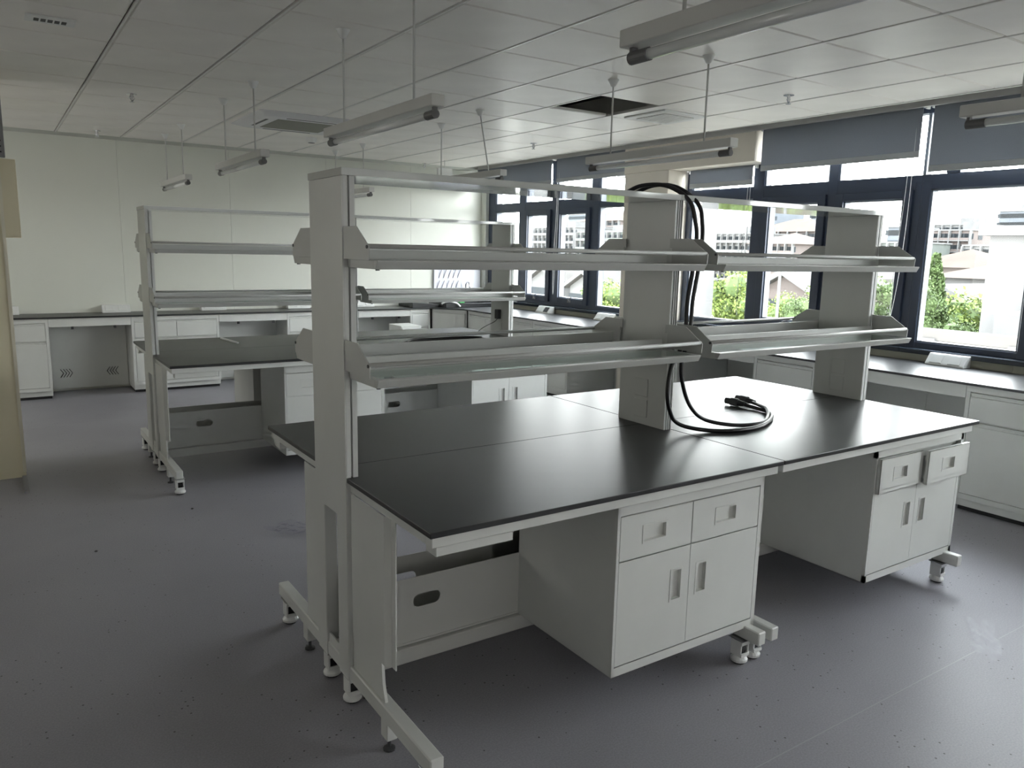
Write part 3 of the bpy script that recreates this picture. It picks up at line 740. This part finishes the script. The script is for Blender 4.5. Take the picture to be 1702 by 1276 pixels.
# drying board and splash panel on the back wall
t = thing('drying_board', 'white peg drying board with slanted pegs on the back wall above the sink', 'rack', (4.17, YB-0.03, 1.0))
MB().box(0, 0.43, 0, 0.028, 0, 0.52).build('board', 'pp', t, bevel=0.004)
MB().box(-0.02, 0.46, -0.07, 0.0, -0.02, -0.005).build('drip_ledge', 'pp', t)
pg = MB().tube([(0, 0, 0), (0.035, -0.02, 0.115)], 0.0045, 7).build('peg', 'peg', t)
first = True
for k in range(5):
    for j in range(3):
        o = pg if first else inst(pg); first = False
        o.location = (0.045+0.075*k+(0.03 if j % 2 else 0), 0.0, 0.07+0.15*j)
t = B(4.604, 4.925, YB-0.022, YB-0.001, 0.98, 1.52).build('splash_panel', 'pp', bevel=0.003); tag(t, 'plain white splash panel behind the tap, right of the peg board', 'panel')
# white pedestal unit in front of the back run
t = thing('small_drawer_unit', 'small white unit standing between the far bench and the back wall knee space', 'cabinet', (3.13, 5.95, 0))
MB().box(0, 0.27, 0, 0.35, 0.04, 0.69).build('body', 'white', t, bevel=0.003)
MB().box(0.01, 0.26, -0.012, 0.0, 0.06, 0.67).build('front', 'white', t, bevel=0.002)
for (x, y) in ((0.03, 0.03), (0.24, 0.03), (0.03, 0.32), (0.24, 0.32)): MB().lathe([(0.015, 0), (0.015, 0.04)], (x, y, 0), 10).build('foot', 'plug', t)
MB().lathe([(0.012, 0), (0.012, 0.004)], (0.05, -0.014, 0.615), 10, 'y').build('lock', 'plug', t)

# ================================================================== CEILING FITTINGS
def lamp(x, yc, label, tilt=0.0, L=1.24, group='unlit tube lamps hung from the ceiling'):
    t = thing('hanging_tube_lamp', label, 'lamp', (x, yc, 2.196), 0, group)
    h = L/2
    MB().box(-0.032, 0.032, -h, h, 0.0, 0.048).build('housing', 'lampbody', t, bevel=0.003)
    MB().tube([(0, -h+0.07, -0.028), (0, h-0.07, -0.028)], 0.0155, 14).build('tube', 'tube', t, smooth=True)
    for s in (-1, 1):
        y = s*(h-0.02)
        MB().tube([(0, y, -0.028), (0, y-s*0.075, -0.028)], 0.0185, 14).box(-0.010, 0.010, y-0.008*s-0.006, y-0.008*s+0.006, -0.03, 0.0).build('lamp_holder', 'cap', t)
    for s in (-1, 1):
        y = s*0.40
        dx = tilt if s < 0 else 0
        zt = CZ-2.196
        rd = MB().tube([(0, y, 0.045), (dx, y, zt-0.02)], 0.0055, 8).build('rod', 'lampbody', t, smooth=True)
        MB().lathe([(0.008, -0.045), (0.016, -0.040), (0.030, -0.012), (0.036, -0.003), (0.036, 0.0)], (dx, y, zt), 16).build('ceiling_cup', 'sock', rd, smooth=True)
    return t
l0 = lamp(0.64, 1.03, 'unlit white tube lamp hanging above the left half of the near bench, fully in view')
def lampc(x, y, label):
    c = copy_tree(l0); c.location = (x, y, 2.196); c['label'] = label; return c
lampc(0.64, -1.36, 'unlit tube lamp cut by the top edge, nearest the camera, seen from below')
lampc(0.63, 3.42, 'middle-sized unlit tube lamp of the left row, above the far bench')
lampc(0.63, 5.80, 'smallest unlit tube lamp of the left row, farthest at the back wall')
lampc(2.46, 1.04, 'unlit tube lamp in front of the cream pillar, glints on its clear tube')
lampc(2.46, -1.40, 'unlit tube lamp at the right edge in front of the rightmost blind')
lamp(2.46, 3.33, 'unlit tube lamp with a slanting rod, poking over the near bench top rail', tilt=-0.09)
lampc(2.46, 5.87, 'unlit tube lamp seen through the near bench just below its top rail')

def sprinkler(x, y, label):
    t = thing('sprinkler', label, 'sprinkler', (x, y, CZ), 0, 'ceiling sprinklers')
    MB().lathe([(0.036, -0.003), (0.036, 0.0)], (0, 0, 0), 16).build('escutcheon', 'chrome', t)
    mb = MB().lathe([(0.006, -0.055), (0.010, -0.045), (0.012, -0.003)], (0, 0, 0), 10)
    mb.tube([(0.012, 0, -0.012), (0.018, 0, -0.03), (0.004, 0, -0.052)], 0.0025, 6).tube([(-0.012, 0, -0.012), (-0.018, 0, -0.03), (-0.004, 0, -0.052)], 0.0025, 6)
    mb.build('nozzle', 'chrome', t)
    MB().lathe([(0.018, -0.060), (0.018, -0.057)], (0, 0, 0), 12).build('deflector', 'chrome', t)
    return t
sprinkler(0.03, 4.07, 'chrome sprinkler head on the left ceiling, larger of the two there')
sprinkler(0.04, 6.43, 'chrome sprinkler head at the far left near the back wall')
sprinkler(3.78, 4.19, 'chrome sprinkler head above the far windows, in front of the pillar')
sprinkler(3.83, 6.70, 'chrome sprinkler head in the far right corner above the near bench rail')
sprinkler(3.69, 1.04, 'chrome sprinkler head at right above the wide roller blind')
# small ceiling register
t = thing('ceiling_register', 'small white ceiling register with five dark slots at upper left', 'vent', (-0.60, 2.18, CZ))
MB().box(-0.11, 0.11, -0.065, 0.065, -0.010, 0.0).build('plate', 'sock', t, bevel=0.003)
for k in range(5):
    MB().box(-0.072+0.03*k, -0.050+0.03*k, -0.028, 0.028, -0.0112, -0.0095).build('slot', 'dark', t)
# ceiling diffuser grille
t = thing('ceiling_grille', 'square white air grille in the tile beside the open ceiling hole', 'vent', (3.66, 2.19, CZ))
MB().box(-0.235, 0.235, -0.235, 0.235, -0.014, 0.0).build('frame', 'sock', t, bevel=0.006)
MB().box(-0.16, 0.16, -0.16, 0.16, -0.0155, -0.0145).build('recess', 'acgrille', t)
for k in range(11):
    MB().box(-0.16, 0.16, -0.155+0.03*k, -0.137+0.03*k, -0.019, -0.0145).build('slat', 'sock', t)
# smoke detector
t = thing('smoke_detector', 'white round smoke detector beside the ceiling air conditioner', 'detector', (1.87, 5.40, CZ))
MB().lathe([(0.036, -0.052), (0.046, -0.046), (0.055, -0.012), (0.055, 0.0)], (0, 0, 0), 20).build('body', 'sock', t)
MB().lathe([(0.034, -0.0535), (0.034, -0.050)], (0, 0, 0), 14).build('sensor', 'plug', t)
# air conditioner cassette
t = thing('ceiling_air_conditioner', 'white ceiling cassette air conditioner with an olive intake grille', 'air conditioner', (1.45, 4.53, CZ))
def rr(h, r, n=5):
    out = []
    for cx, cy, a0 in ((h-r, h-r, 0), (-h+r, h-r, PI/2), (-h+r, -h+r, PI), (h-r, -h+r, 1.5*PI)):
        for k in range(n+1): a = a0+PI/2*k/n; out.append((cx+r*math.cos(a), cy+r*math.sin(a)))
    return out
MB().prism(rr(0.475, 0.03), 'z', -0.008, 0.0).build('panel_edge', 'acbody', t)
mb = MB(); lo, hi = rr(0.40, 0.06), rr(0.470, 0.03); n = len(lo)
mb.v = [(x, y, -0.034) for x, y in lo]+[(x, y, -0.008) for x, y in hi]
mb.f = [tuple(range(n)), tuple(range(n, 2*n))]+[(i, (i+1) % n, n+(i+1) % n, n+i) for i in range(n)]
mb.build('panel', 'acbody', t)
MB().box(-0.27, 0.27, -0.27, 0.27, -0.036, -0.033).build('intake_grille', 'acgrille', t, bevel=0.001)
for (a, b_, c_, d) in ((-0.36, -0.335, -0.22, 0.22), (0.335, 0.36, -0.22, 0.22), (-0.22, 0.22, -0.36, -0.335), (-0.22, 0.22, 0.335, 0.36)):
    MB().box(a, b_, c_, d, -0.0355, -0.033).build('air_slot', 'dark', t)
# small box under the ceiling in the far right corner
t = thing('hanging_box', 'small pale box hanging from the ceiling in the far right corner', 'box', (3.85, 6.2, 2.50))
MB().box(-0.10, 0.10, -0.02, 0.02, 0, 0.11).build('body', 'sock', t, bevel=0.003)
MB().tube([(0, 0, 0.11), (0, 0, CZ-2.50)], 0.004, 6).build('rod', 'lampbody', t)

# ================================================================== CABLES AND SMALL THINGS
def cable(name, pts, r, label, m='cable', cat='cable', parent=None, k=7):
    o = MB().tube(smooth_path(pts, k), r, 10).build(name, m, parent, smooth=True)
    if parent is None: tag(o, label, cat)
    return o
def plug(parent, p, d):
    p = Vector(p); d = Vector(d).normalized()
    MB().tube([p, p+d*0.045], 0.020, 14).tube([p+d*0.045, p+d*0.075], 0.016, 14).tube([p-d*0.05, p], 0.010, 10, rb=0.016).build('plug', 'plug', parent, smooth=False)
c1 = cable('power_cable', [(1.40, 0.10, 1.873), (1.43, 0.02, 1.905), (1.475, -0.09, 1.90), (1.53, -0.165, 1.84), (1.556, -0.185, 1.749), (1.568, -0.185, 1.675), (1.560, -0.18, 1.547), (1.545, -0.175, 1.418), (1.537, -0.18, 1.302), (1.505, -0.19, 1.215), (1.465, -0.185, 1.148), (1.440, -0.19, 1.044), (1.46, -0.19, 0.948), (1.51, -0.20, 0.885), (1.604, -0.270, 0.861), (1.732, -0.335, 0.859), (1.90, -0.33, 0.859), (2.08, -0.245, 0.859), (2.19, -0.15, 0.859), (2.21, -0.05, 0.862), (2.205, 0.02, 0.868)], 0.0092,
            'left of two black power cables draped over the near bench, ending in the left plug')
plug(c1, (2.205, 0.055, 0.870), (-0.15, 1, 0.02))
c2 = cable('power_cable', [(1.45, 0.10, 1.873), (1.50, 0.02, 1.910), (1.54, -0.08, 1.90), (1.585, -0.165, 1.83), (1.592, -0.19, 1.74), (1.585, -0.20, 1.66), (1.577, -0.195, 1.55), (1.562, -0.19, 1.42), (1.552, -0.195, 1.30), (1.53, -0.195, 1.22), (1.520, -0.185, 1.145), (1.538, -0.185, 1.05), (1.59, -0.19, 0.95), (1.68, -0.20, 0.885), (1.80, -0.265, 0.861), (1.95, -0.29, 0.859), (2.10, -0.21, 0.862), (2.20, -0.12, 0.874), (2.26, -0.03, 0.868), (2.30, 0.05, 0.866)], 0.0088,
            'right of two black power cables draped over the near bench, ending in the right plug')
plug(c2, (2.31, 0.085, 0.868), (0.05, 1, 0.02))
tie = MB().tube([(2.085, -0.25, 0.870), (2.135, -0.20, 0.874)], 0.019, 10).build('cable_tie', 'cord', c1)
bpy.data.objects.remove(tie)
# coil of cable on the rear lower shelf of the near bench
pts = []
for k in range(64):
    a = 2*PI*k/21; w = 0.205-0.012*(k//21)
    pts.append((0.630+w*math.cos(a)+0.006*math.sin(3*a), 0.315+0.062*math.sin(a)+0.006*math.cos(2*a+k*0.05), 1.225+0.003*(k//21)*2+0.004*abs(math.sin(2*a))))
cc = cable('cable_coil', pts, 0.0055, 'flattened loop of thin black cable lying on the near bench rear lower shelf', k=3)
# black socket with lead on the far bench end column
t = thing('wall_adapter', 'black adapter plugged into the right end column of the far bench', 'adapter', (2.868, 3.418, 1.00))
MB().box(0.0, 0.036, -0.030, 0.030, 0, 0.085).build('body', 'plug', t, bevel=0.004)
MB().tube(smooth_path([(0.015, 0.0, 0.0), (0.0, 0.03, -0.03), (-0.05, 0.06, -0.06), (-0.14, 0.05, -0.10), (-0.2, 0.02, -0.14)], 6), 0.003, 6).build('lead', 'cable', t)
# thin white rod on far bench
s = MB().box(-0.008, 0.008, -0.19, 0.19, 0, 0.012).build('plastic_strip', 'cord', bevel=0.002); s.location = (0.612, 3.87, 0.8505); s.rotation_euler = (0, 0, 0.10)
tag(s, 'thin white strip lying on the black top of the far bench', 'strip')
# crumpled film on the floor
def film(name, loc, size, label, amp=0.02, n=14, aspect=0.55, rz=0.0, m='film'):
    mb = MB(); rnd = random.Random(sum(map(ord, label)))
    ph = [rnd.uniform(0, 6) for _ in range(6)]
    for i in range(n+1):
        for j in range(n+1):
            u, v = i/n-0.5, j/n-0.5
            ed = 1+0.18*math.sin(5*math.atan2(v, u)+ph[0])+0.1*math.sin(9*math.atan2(v, u)+ph[1])
            z = amp*(abs(math.sin(7*u+9*v+ph[2]))*0.6+abs(math.sin(13*u-6*v+ph[3]))*0.4)+rnd.uniform(0, amp*0.25)+0.001
            mb.v.append((u*size*ed, v*size*aspect*ed, z))
    for i in range(n):
        for j in range(n):
            a = i*(n+1)+j; mb.f.append((a, a+1, a+n+2, a+n+1))
    o = mb.build(name, m); o.location = loc; o.rotation_euler = (0, 0, rz); tag(o, label, 'litter'); return o
film('plastic_film', (0.43, 1.64, 0.0005), 0.34, 'crumpled clear plastic film on the floor left of the near bench end panel', 0.03, rz=-0.6)
film('plastic_scrap', (0.115, 1.55, 0.0005), 0.07, 'tiny curled plastic scrap on the floor, left of the larger crumpled film', 0.012, n=6, rz=0.4)
film('plastic_film', (2.52, -1.10, 0.0005), 0.34, 'flat clear film scrap on the floor at lower right', 0.006, aspect=0.30, rz=0.55, m='film2')
for (x, y, lb) in ((-0.593, 1.892, 'dark crumb on the open floor at left, below the far bench'), (-0.02, 2.35, 'small dark crumb on the floor between the pillar and the near bench')):
    s = MB().lathe([(0.004, 0), (0.009, 0.003), (0.005, 0.008)], (0, 0, 0), 6).build('crumb', 'plug'); s.location = (x, y, 0.0003); tag(s, lb, 'litter')

# ================================================================== OUTSIDE
GZ = -12.0
g_ = B(5.6, 900, -500, 700, GZ-1, GZ).build('ground', 'ground'); g_['kind'] = 'structure'
winmesh = {}
def bwindow(parent, x, y, z, dx, dy, dz):
    """dark window box slightly recessed frame on a facade facing -X (dx thin) or -Y (dy thin)"""
    key = (round(dx, 2), round(dy, 2), round(dz, 2))
    if key not in winmesh:
        o = B(-dx/2, dx/2, -dy/2, dy/2, -dz/2, dz/2).build('window', 'bwin'); winmesh[key] = o.data; bpy.data.objects.remove(o)
    o = bpy.data.objects.new('window', winmesh[key]); COL.objects.link(o); o.parent = parent; o.location = (x, y, z)
    return o
def building(label, x0, x1, y0, y1, ztop, mname, cols=6, rows=5, z1w=None, floor_h=3.0, roof='flat', balcony=True, side=False, cat='building', winw=1.5, maxrows=None):
    if x0 >= 96:      # the far blocks stand well beyond the park
        K = 1.6
        x0, x1 = [(v+0.94)*K-0.94 for v in (x0, x1)]; y0, y1 = [(v+2.53)*K-2.53 for v in (y0, y1)]
        ztop = (ztop-1.6)*K+1.6; cols = int(cols*1.7); rows = rows+3; winw = 2.0; floor_h = 2.7
    t = thing('apartment_building' if roof != 'gable' else 'house', label, cat, (x0, y0, GZ))
    W, Hh, D = y1-y0, ztop-GZ, x1-x0
    B(0, D, 0, W, 0, Hh).build('wall', mname, t)
    if roof == 'flat':
        MB().box(-0.3, D+0.3, -0.3, W+0.3, Hh, Hh+0.35).box(D*0.3, D*0.7, W*0.35, W*0.6, Hh+0.35, Hh+2.4).build('roof', 'btrim', t)
    elif roof == 'hip':
        mb = MB(); h = min(W, D)*0.22
        mb.v = [(-0.8, -0.8, Hh), (D+0.8, -0.8, Hh), (D+0.8, W+0.8, Hh), (-0.8, W+0.8, Hh), (D/2, D/2 if W > D else W/2, Hh+h), (D/2, W-D/2 if W > D else W/2, Hh+h)]
        mb.f = [(0, 1, 4), (1, 2, 5, 4), (2, 3, 5), (3, 0, 4, 5), (0, 1, 2, 3)]
        mb.build('roof', 'roof', t)
    elif roof == 'gable':
        h = W*0.26
        MB().prism([(-0.5, Hh-0.25), (W/2, Hh+h), (W+0.5, Hh-0.25), (W+0.5, Hh+0.05), (W/2, Hh+h+0.32), (-0.5, Hh+0.05)], 'x', -0.6, D+0.6).build('roof', 'roofg', t)
        MB().prism([(0, Hh-0.01), (W/2, Hh+h-0.02), (W, Hh-0.01)], 'x', 0, D).build('gable', mname, t)
        MB().prism([(-0.55, Hh-0.30), (W/2, Hh+h-0.02), (W+0.55, Hh-0.30), (W+0.55, Hh+0.08), (W/2, Hh+h+0.36), (-0.55, Hh+0.08)], 'x', -0.75, -0.6).build('bargeboard', 'btrim', t)
    r0 = Hh-floor_h
    if x0 >= 96 and balcony:
        for c_ in range(0, cols+1, 2): B(-1.05, 0, W*c_/cols-0.12, W*c_/cols+0.12, max(0, Hh-rows*floor_h), Hh).build('pilaster', 'btrim', t)
    for r in range(rows):
        z = r0 - r*floor_h + floor_h*0.5
        if z < 1: break
        for c_ in range(cols):
            y = W*(c_+0.5)/cols
            bwindow(t, -0.02, y, z, 0.12, winw, floor_h*0.5)
        if balcony:
            B(-1.0, 0, 0.2, W-0.2, z-floor_h*0.42, z-floor_h*0.34).build('balcony_slab', 'btrim', t)
            MB().box(-1.0, -0.9, 0.2, W-0.2, z-floor_h*0.34, z-floor_h*0.12).build('balcony_front', mname, t)
        if side:
            for c_ in range(3): bwindow(t, D*(c_+0.5)/3, -0.02, z, winw, 0.12, floor_h*0.5)
    return t
def tree(label, x, y, ztop, rad, mname='leaf1', cone=False, group='trees outside the windows', h=None, n=5200):
    hh = ztop-GZ
    t = thing('leafy_tree' if not cone else 'conifer', label, 'tree', (x, y, GZ), 0, group)
    rnd = random.Random(int(x*13+y*7)); mb = MB()
    ch = min(hh*0.75, (h or rad*2.2))
    lobes = []
    if not cone:
        for _ in range(14):
            a = rnd.uniform(0, 2*PI); rr_ = rad*rnd.uniform(0.2, 0.75); lobes.append((rr_*math.cos(a), rr_*math.sin(a), hh-ch/2+rnd.uniform(-0.42, 0.30)*ch, rad*rnd.uniform(0.26, 0.42)))
        lobes.append((0, 0, hh-rad*0.45, rad*0.5))
    for k in range(n):
        if cone:
            u = rnd.random(); zz = hh-u*ch; r_ = rad*(0.08+0.92*u)*rnd.uniform(0.6, 1.05); a = rnd.uniform(0, 2*PI); c_ = Vector((r_*math.cos(a), r_*math.sin(a), zz)); s = 0.13+0.13*u
        else:
            lb = rnd.choice(lobes); d = Vector((rnd.gauss(0, 1), rnd.gauss(0, 1), rnd.gauss(0, 1))).normalized(); c_ = Vector(lb[:3])+d*lb[3]*rnd.uniform(0.72, 1.18); s = rad*0.048
        nrm = Vector((rnd.gauss(0, 1), rnd.gauss(0, 1), rnd.gauss(0, 1)+0.8)).normalized(); u_ = nrm.orthogonal().normalized(); v_ = nrm.cross(u_)
        s *= rnd.uniform(0.6, 1.4)
        b = len(mb.v); mb.v += [tuple(c_-u_*s), tuple(c_-v_*s*0.6), tuple(c_+u_*s), tuple(c_+v_*s*0.6)]; mb.f.append((b, b+1, b+2, b+3))
    me = bpy.data.meshes.new('foliage'); me.from_pydata(mb.v, [], mb.f); me.materials.append(M[mname])
    f = bpy.data.objects.new('foliage', me); COL.objects.link(f); f.parent = t; f['kind'] = 'stuff'
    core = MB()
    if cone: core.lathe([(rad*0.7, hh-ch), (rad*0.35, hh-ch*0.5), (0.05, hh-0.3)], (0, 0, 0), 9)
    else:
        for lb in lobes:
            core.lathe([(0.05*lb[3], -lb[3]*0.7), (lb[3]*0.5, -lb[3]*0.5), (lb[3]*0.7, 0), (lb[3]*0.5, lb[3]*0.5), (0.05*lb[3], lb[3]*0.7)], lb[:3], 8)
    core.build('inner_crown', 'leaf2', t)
    MB().tube([(0, 0, 0), (0.1, 0.05, hh-ch*0.7)], max(0.12, rad*0.07), 8, rb=max(0.08, rad*0.04)).build('trunk', 'bark', t)
    return t
# right-hand window: pale building, parapet roof, houses, far flats
building('large pale concrete building filling the right of the rightmost pane', 30, 48, -14, 11.9, 2.55, 'bwhite', cols=3, rows=1, balcony=False, floor_h=5, winw=1.2)
t = thing('flat_roof_building', 'pale concrete flat roof with a railing just outside the rightmost pane', 'building', (21.5, -22, GZ))
B(0, 8, 0, 33, 0, 10.2).build('wall', 'conc', t)
B(-0.15, 0.35, -0.1, 33.2, 11.35, 11.65).build('parapet_cap', 'conc', t)
B(0.0, 0.2, 0, 33, 10.2, 11.35).build('parapet', 'conc', t)
for k in range(14): B(-0.22, 0.0, 1.1+k*2.3, 1.45+k*2.3, 9.6, 11.4).build('pier', 'btrim', t)
B(7.6, 7.9, 0, 33, 10.2, 11.9).build('rear_parapet', 'btrim', t)
B(-0.05, 0.02, 0, 33, 9.0, 9.2).build('ledge', 'btrim', t)
tree('tall pointed conifer left in the rightmost pane', 38, 18.0, 1.9, 1.35, 'leaf2', cone=True, h=6.5, n=6000)
tree('broad bright green tree beside the pointed conifer, in front of the houses', 42, 18.6, -0.1, 2.4, 'leaf1')
tree('bright green tree crown against the pale building in the rightmost pane', 48, 20.6, -0.6, 2.0, 'leaf1')
tree('dark green tree low at the left of the rightmost pane', 33.5, 14.6, -0.9, 1.3, 'leaf2')
building('long house with dull brown hipped roof beyond the conifer', 75, 84, 31.5, 37.5, 0.0, 'bwhite', cols=5, rows=2, roof='hip', balcony=False)
building('small grey-roofed gabled house behind the bright green tree', 66, 74, 30.2, 33.8, -1.6, 'bwhite', cols=3, rows=1, roof='gable', balcony=False)
building('pale house with a hipped roof behind the brown-roofed one', 92, 102, 40, 50, 0.8, 'bpink', cols=6, rows=2, roof='hip', balcony=False)
building('pinkish apartment block with balconies on the skyline right of the window mullion', 120, 135, 56.5, 62.6, 6.0, 'bpink', cols=5, rows=5, side=True)
building('pale apartment block behind the pinkish one in the middle of the skyline', 138, 150, 63.8, 69.0, 5.8, 'bwhite', cols=4, rows=5)
building('lower white apartment block with many balconies below the skyline', 112, 122, 48.5, 53.5, 3.6, 'bwhite', cols=5, rows=4, side=True)
building('white apartment block with flat terrace roofs at the right of the skyline', 152, 165, 71, 80, 8.2, 'bwhite', cols=7, rows=5)
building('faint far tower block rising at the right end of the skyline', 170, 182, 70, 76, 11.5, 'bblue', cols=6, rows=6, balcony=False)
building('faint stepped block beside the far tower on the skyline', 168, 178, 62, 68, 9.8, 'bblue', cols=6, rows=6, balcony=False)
# middle window
building('tall blank white building close outside the middle window', 22, 26.0, 21.5, 23.1, 4.8, 'bwhite', cols=1, rows=1, balcony=False, floor_h=5, winw=0.4)
tree('dense green tree beside the blank white building', 30, 23.6, 0.95, 1.9, 'leaf1')
tree('second dense green tree beside the blank white building', 36, 28.2, 0.6, 2.0, 'leaf1')
building('brown gabled house with white bargeboards seen through the middle window', 45, 54, 29.9, 33.8, -0.6, 'bpink', cols=3, rows=1, roof='gable', balcony=False)
building('grey-roofed gabled house right of the brown one', 57, 64, 34.8, 38.6, -0.1, 'bwhite', cols=3, rows=1, roof='gable', balcony=False)
for (x, y, z, r_, mm, wh) in ((32.5, 21.2, -0.35, 1.2, 'leaf2', 'leftmost below the gable'), (35, 24.3, -0.35, 1.4, 'leaf1', 'centre below the gable'), (40, 25.7, 0.15, 1.6, 'leaf1', 'right below the gable'),
                          (33, 18.5, 0.9, 1.6, 'leaf2', 'half hidden by the end column'), (31, 14.9, 0.9, 1.2, 'leaf2', 'just right of the end column')):
    tree('green tree crown low behind the middle window, ' + wh, x, y, z, r_, mm)
t = thing('street_lamp', 'thin white lamp post outside the middle window', 'street lamp', (26, 18.0, GZ))
MB().tube([(0, 0, 0), (0, 0, 13.6)], 0.09, 8, rb=0.06).build('post', 'btrim', t); MB().box(-0.5, 0.1, -0.12, 0.12, 13.55, 13.7).build('head', 'btrim', t)
building('white apartment block with regular windows above the trees, middle window', 110, 124, 88, 97, 5.4, 'bwhite', cols=8, rows=5)
building('pinkish apartment block with wide roofs, middle window', 104, 116, 75.2, 84, 3.6, 'bpink', cols=8, rows=4, roof='hip')
building('brownish long roofed block behind the pinkish one', 128, 140, 88, 104, 6.4, 'bpink', cols=9, rows=5, roof='hip')
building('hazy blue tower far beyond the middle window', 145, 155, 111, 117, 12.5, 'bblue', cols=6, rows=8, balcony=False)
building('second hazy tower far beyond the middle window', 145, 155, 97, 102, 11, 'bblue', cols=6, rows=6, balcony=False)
building('grey square tower seen right of the near bench end column', 120, 130, 66.9, 69.6, 6.6, 'bblue', cols=3, rows=6, balcony=False)
building('green-grey apartment block right of the end column', 108, 118, 58.4, 64.5, 3.9, 'bgreen', cols=6, rows=5)
# far window
building('wide apartment block with many balconies, far window left', 100, 114, 125.2, 141, 6.6, 'bwhite', cols=12, rows=6)
building('pinkish apartment block behind the far window, centre', 117, 128, 131, 146, 8.8, 'bpink', cols=9, rows=5, roof='hip')
building('grey-green apartment block behind the far window, right', 96, 108, 104.0, 119.5, 5.4, 'bgreen', cols=12, rows=6)
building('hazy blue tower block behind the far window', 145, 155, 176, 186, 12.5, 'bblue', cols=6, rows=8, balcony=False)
building('white gabled house behind the far window, left', 50, 60, 64.4, 70, -1.6, 'bwhite', cols=4, rows=1, roof='gable', balcony=False)
building('white gabled house behind the far window, right', 50, 60, 57.2, 62.6, -1.9, 'bwhite', cols=4, rows=1, roof='gable', balcony=False)
tree('bright green tree in the last pane of the far window', 28, 30.6, 0.05, 1.7, 'leaf1')
tree('green tree behind the far window gables', 42, 48.0, -0.6, 2.0, 'leaf2')
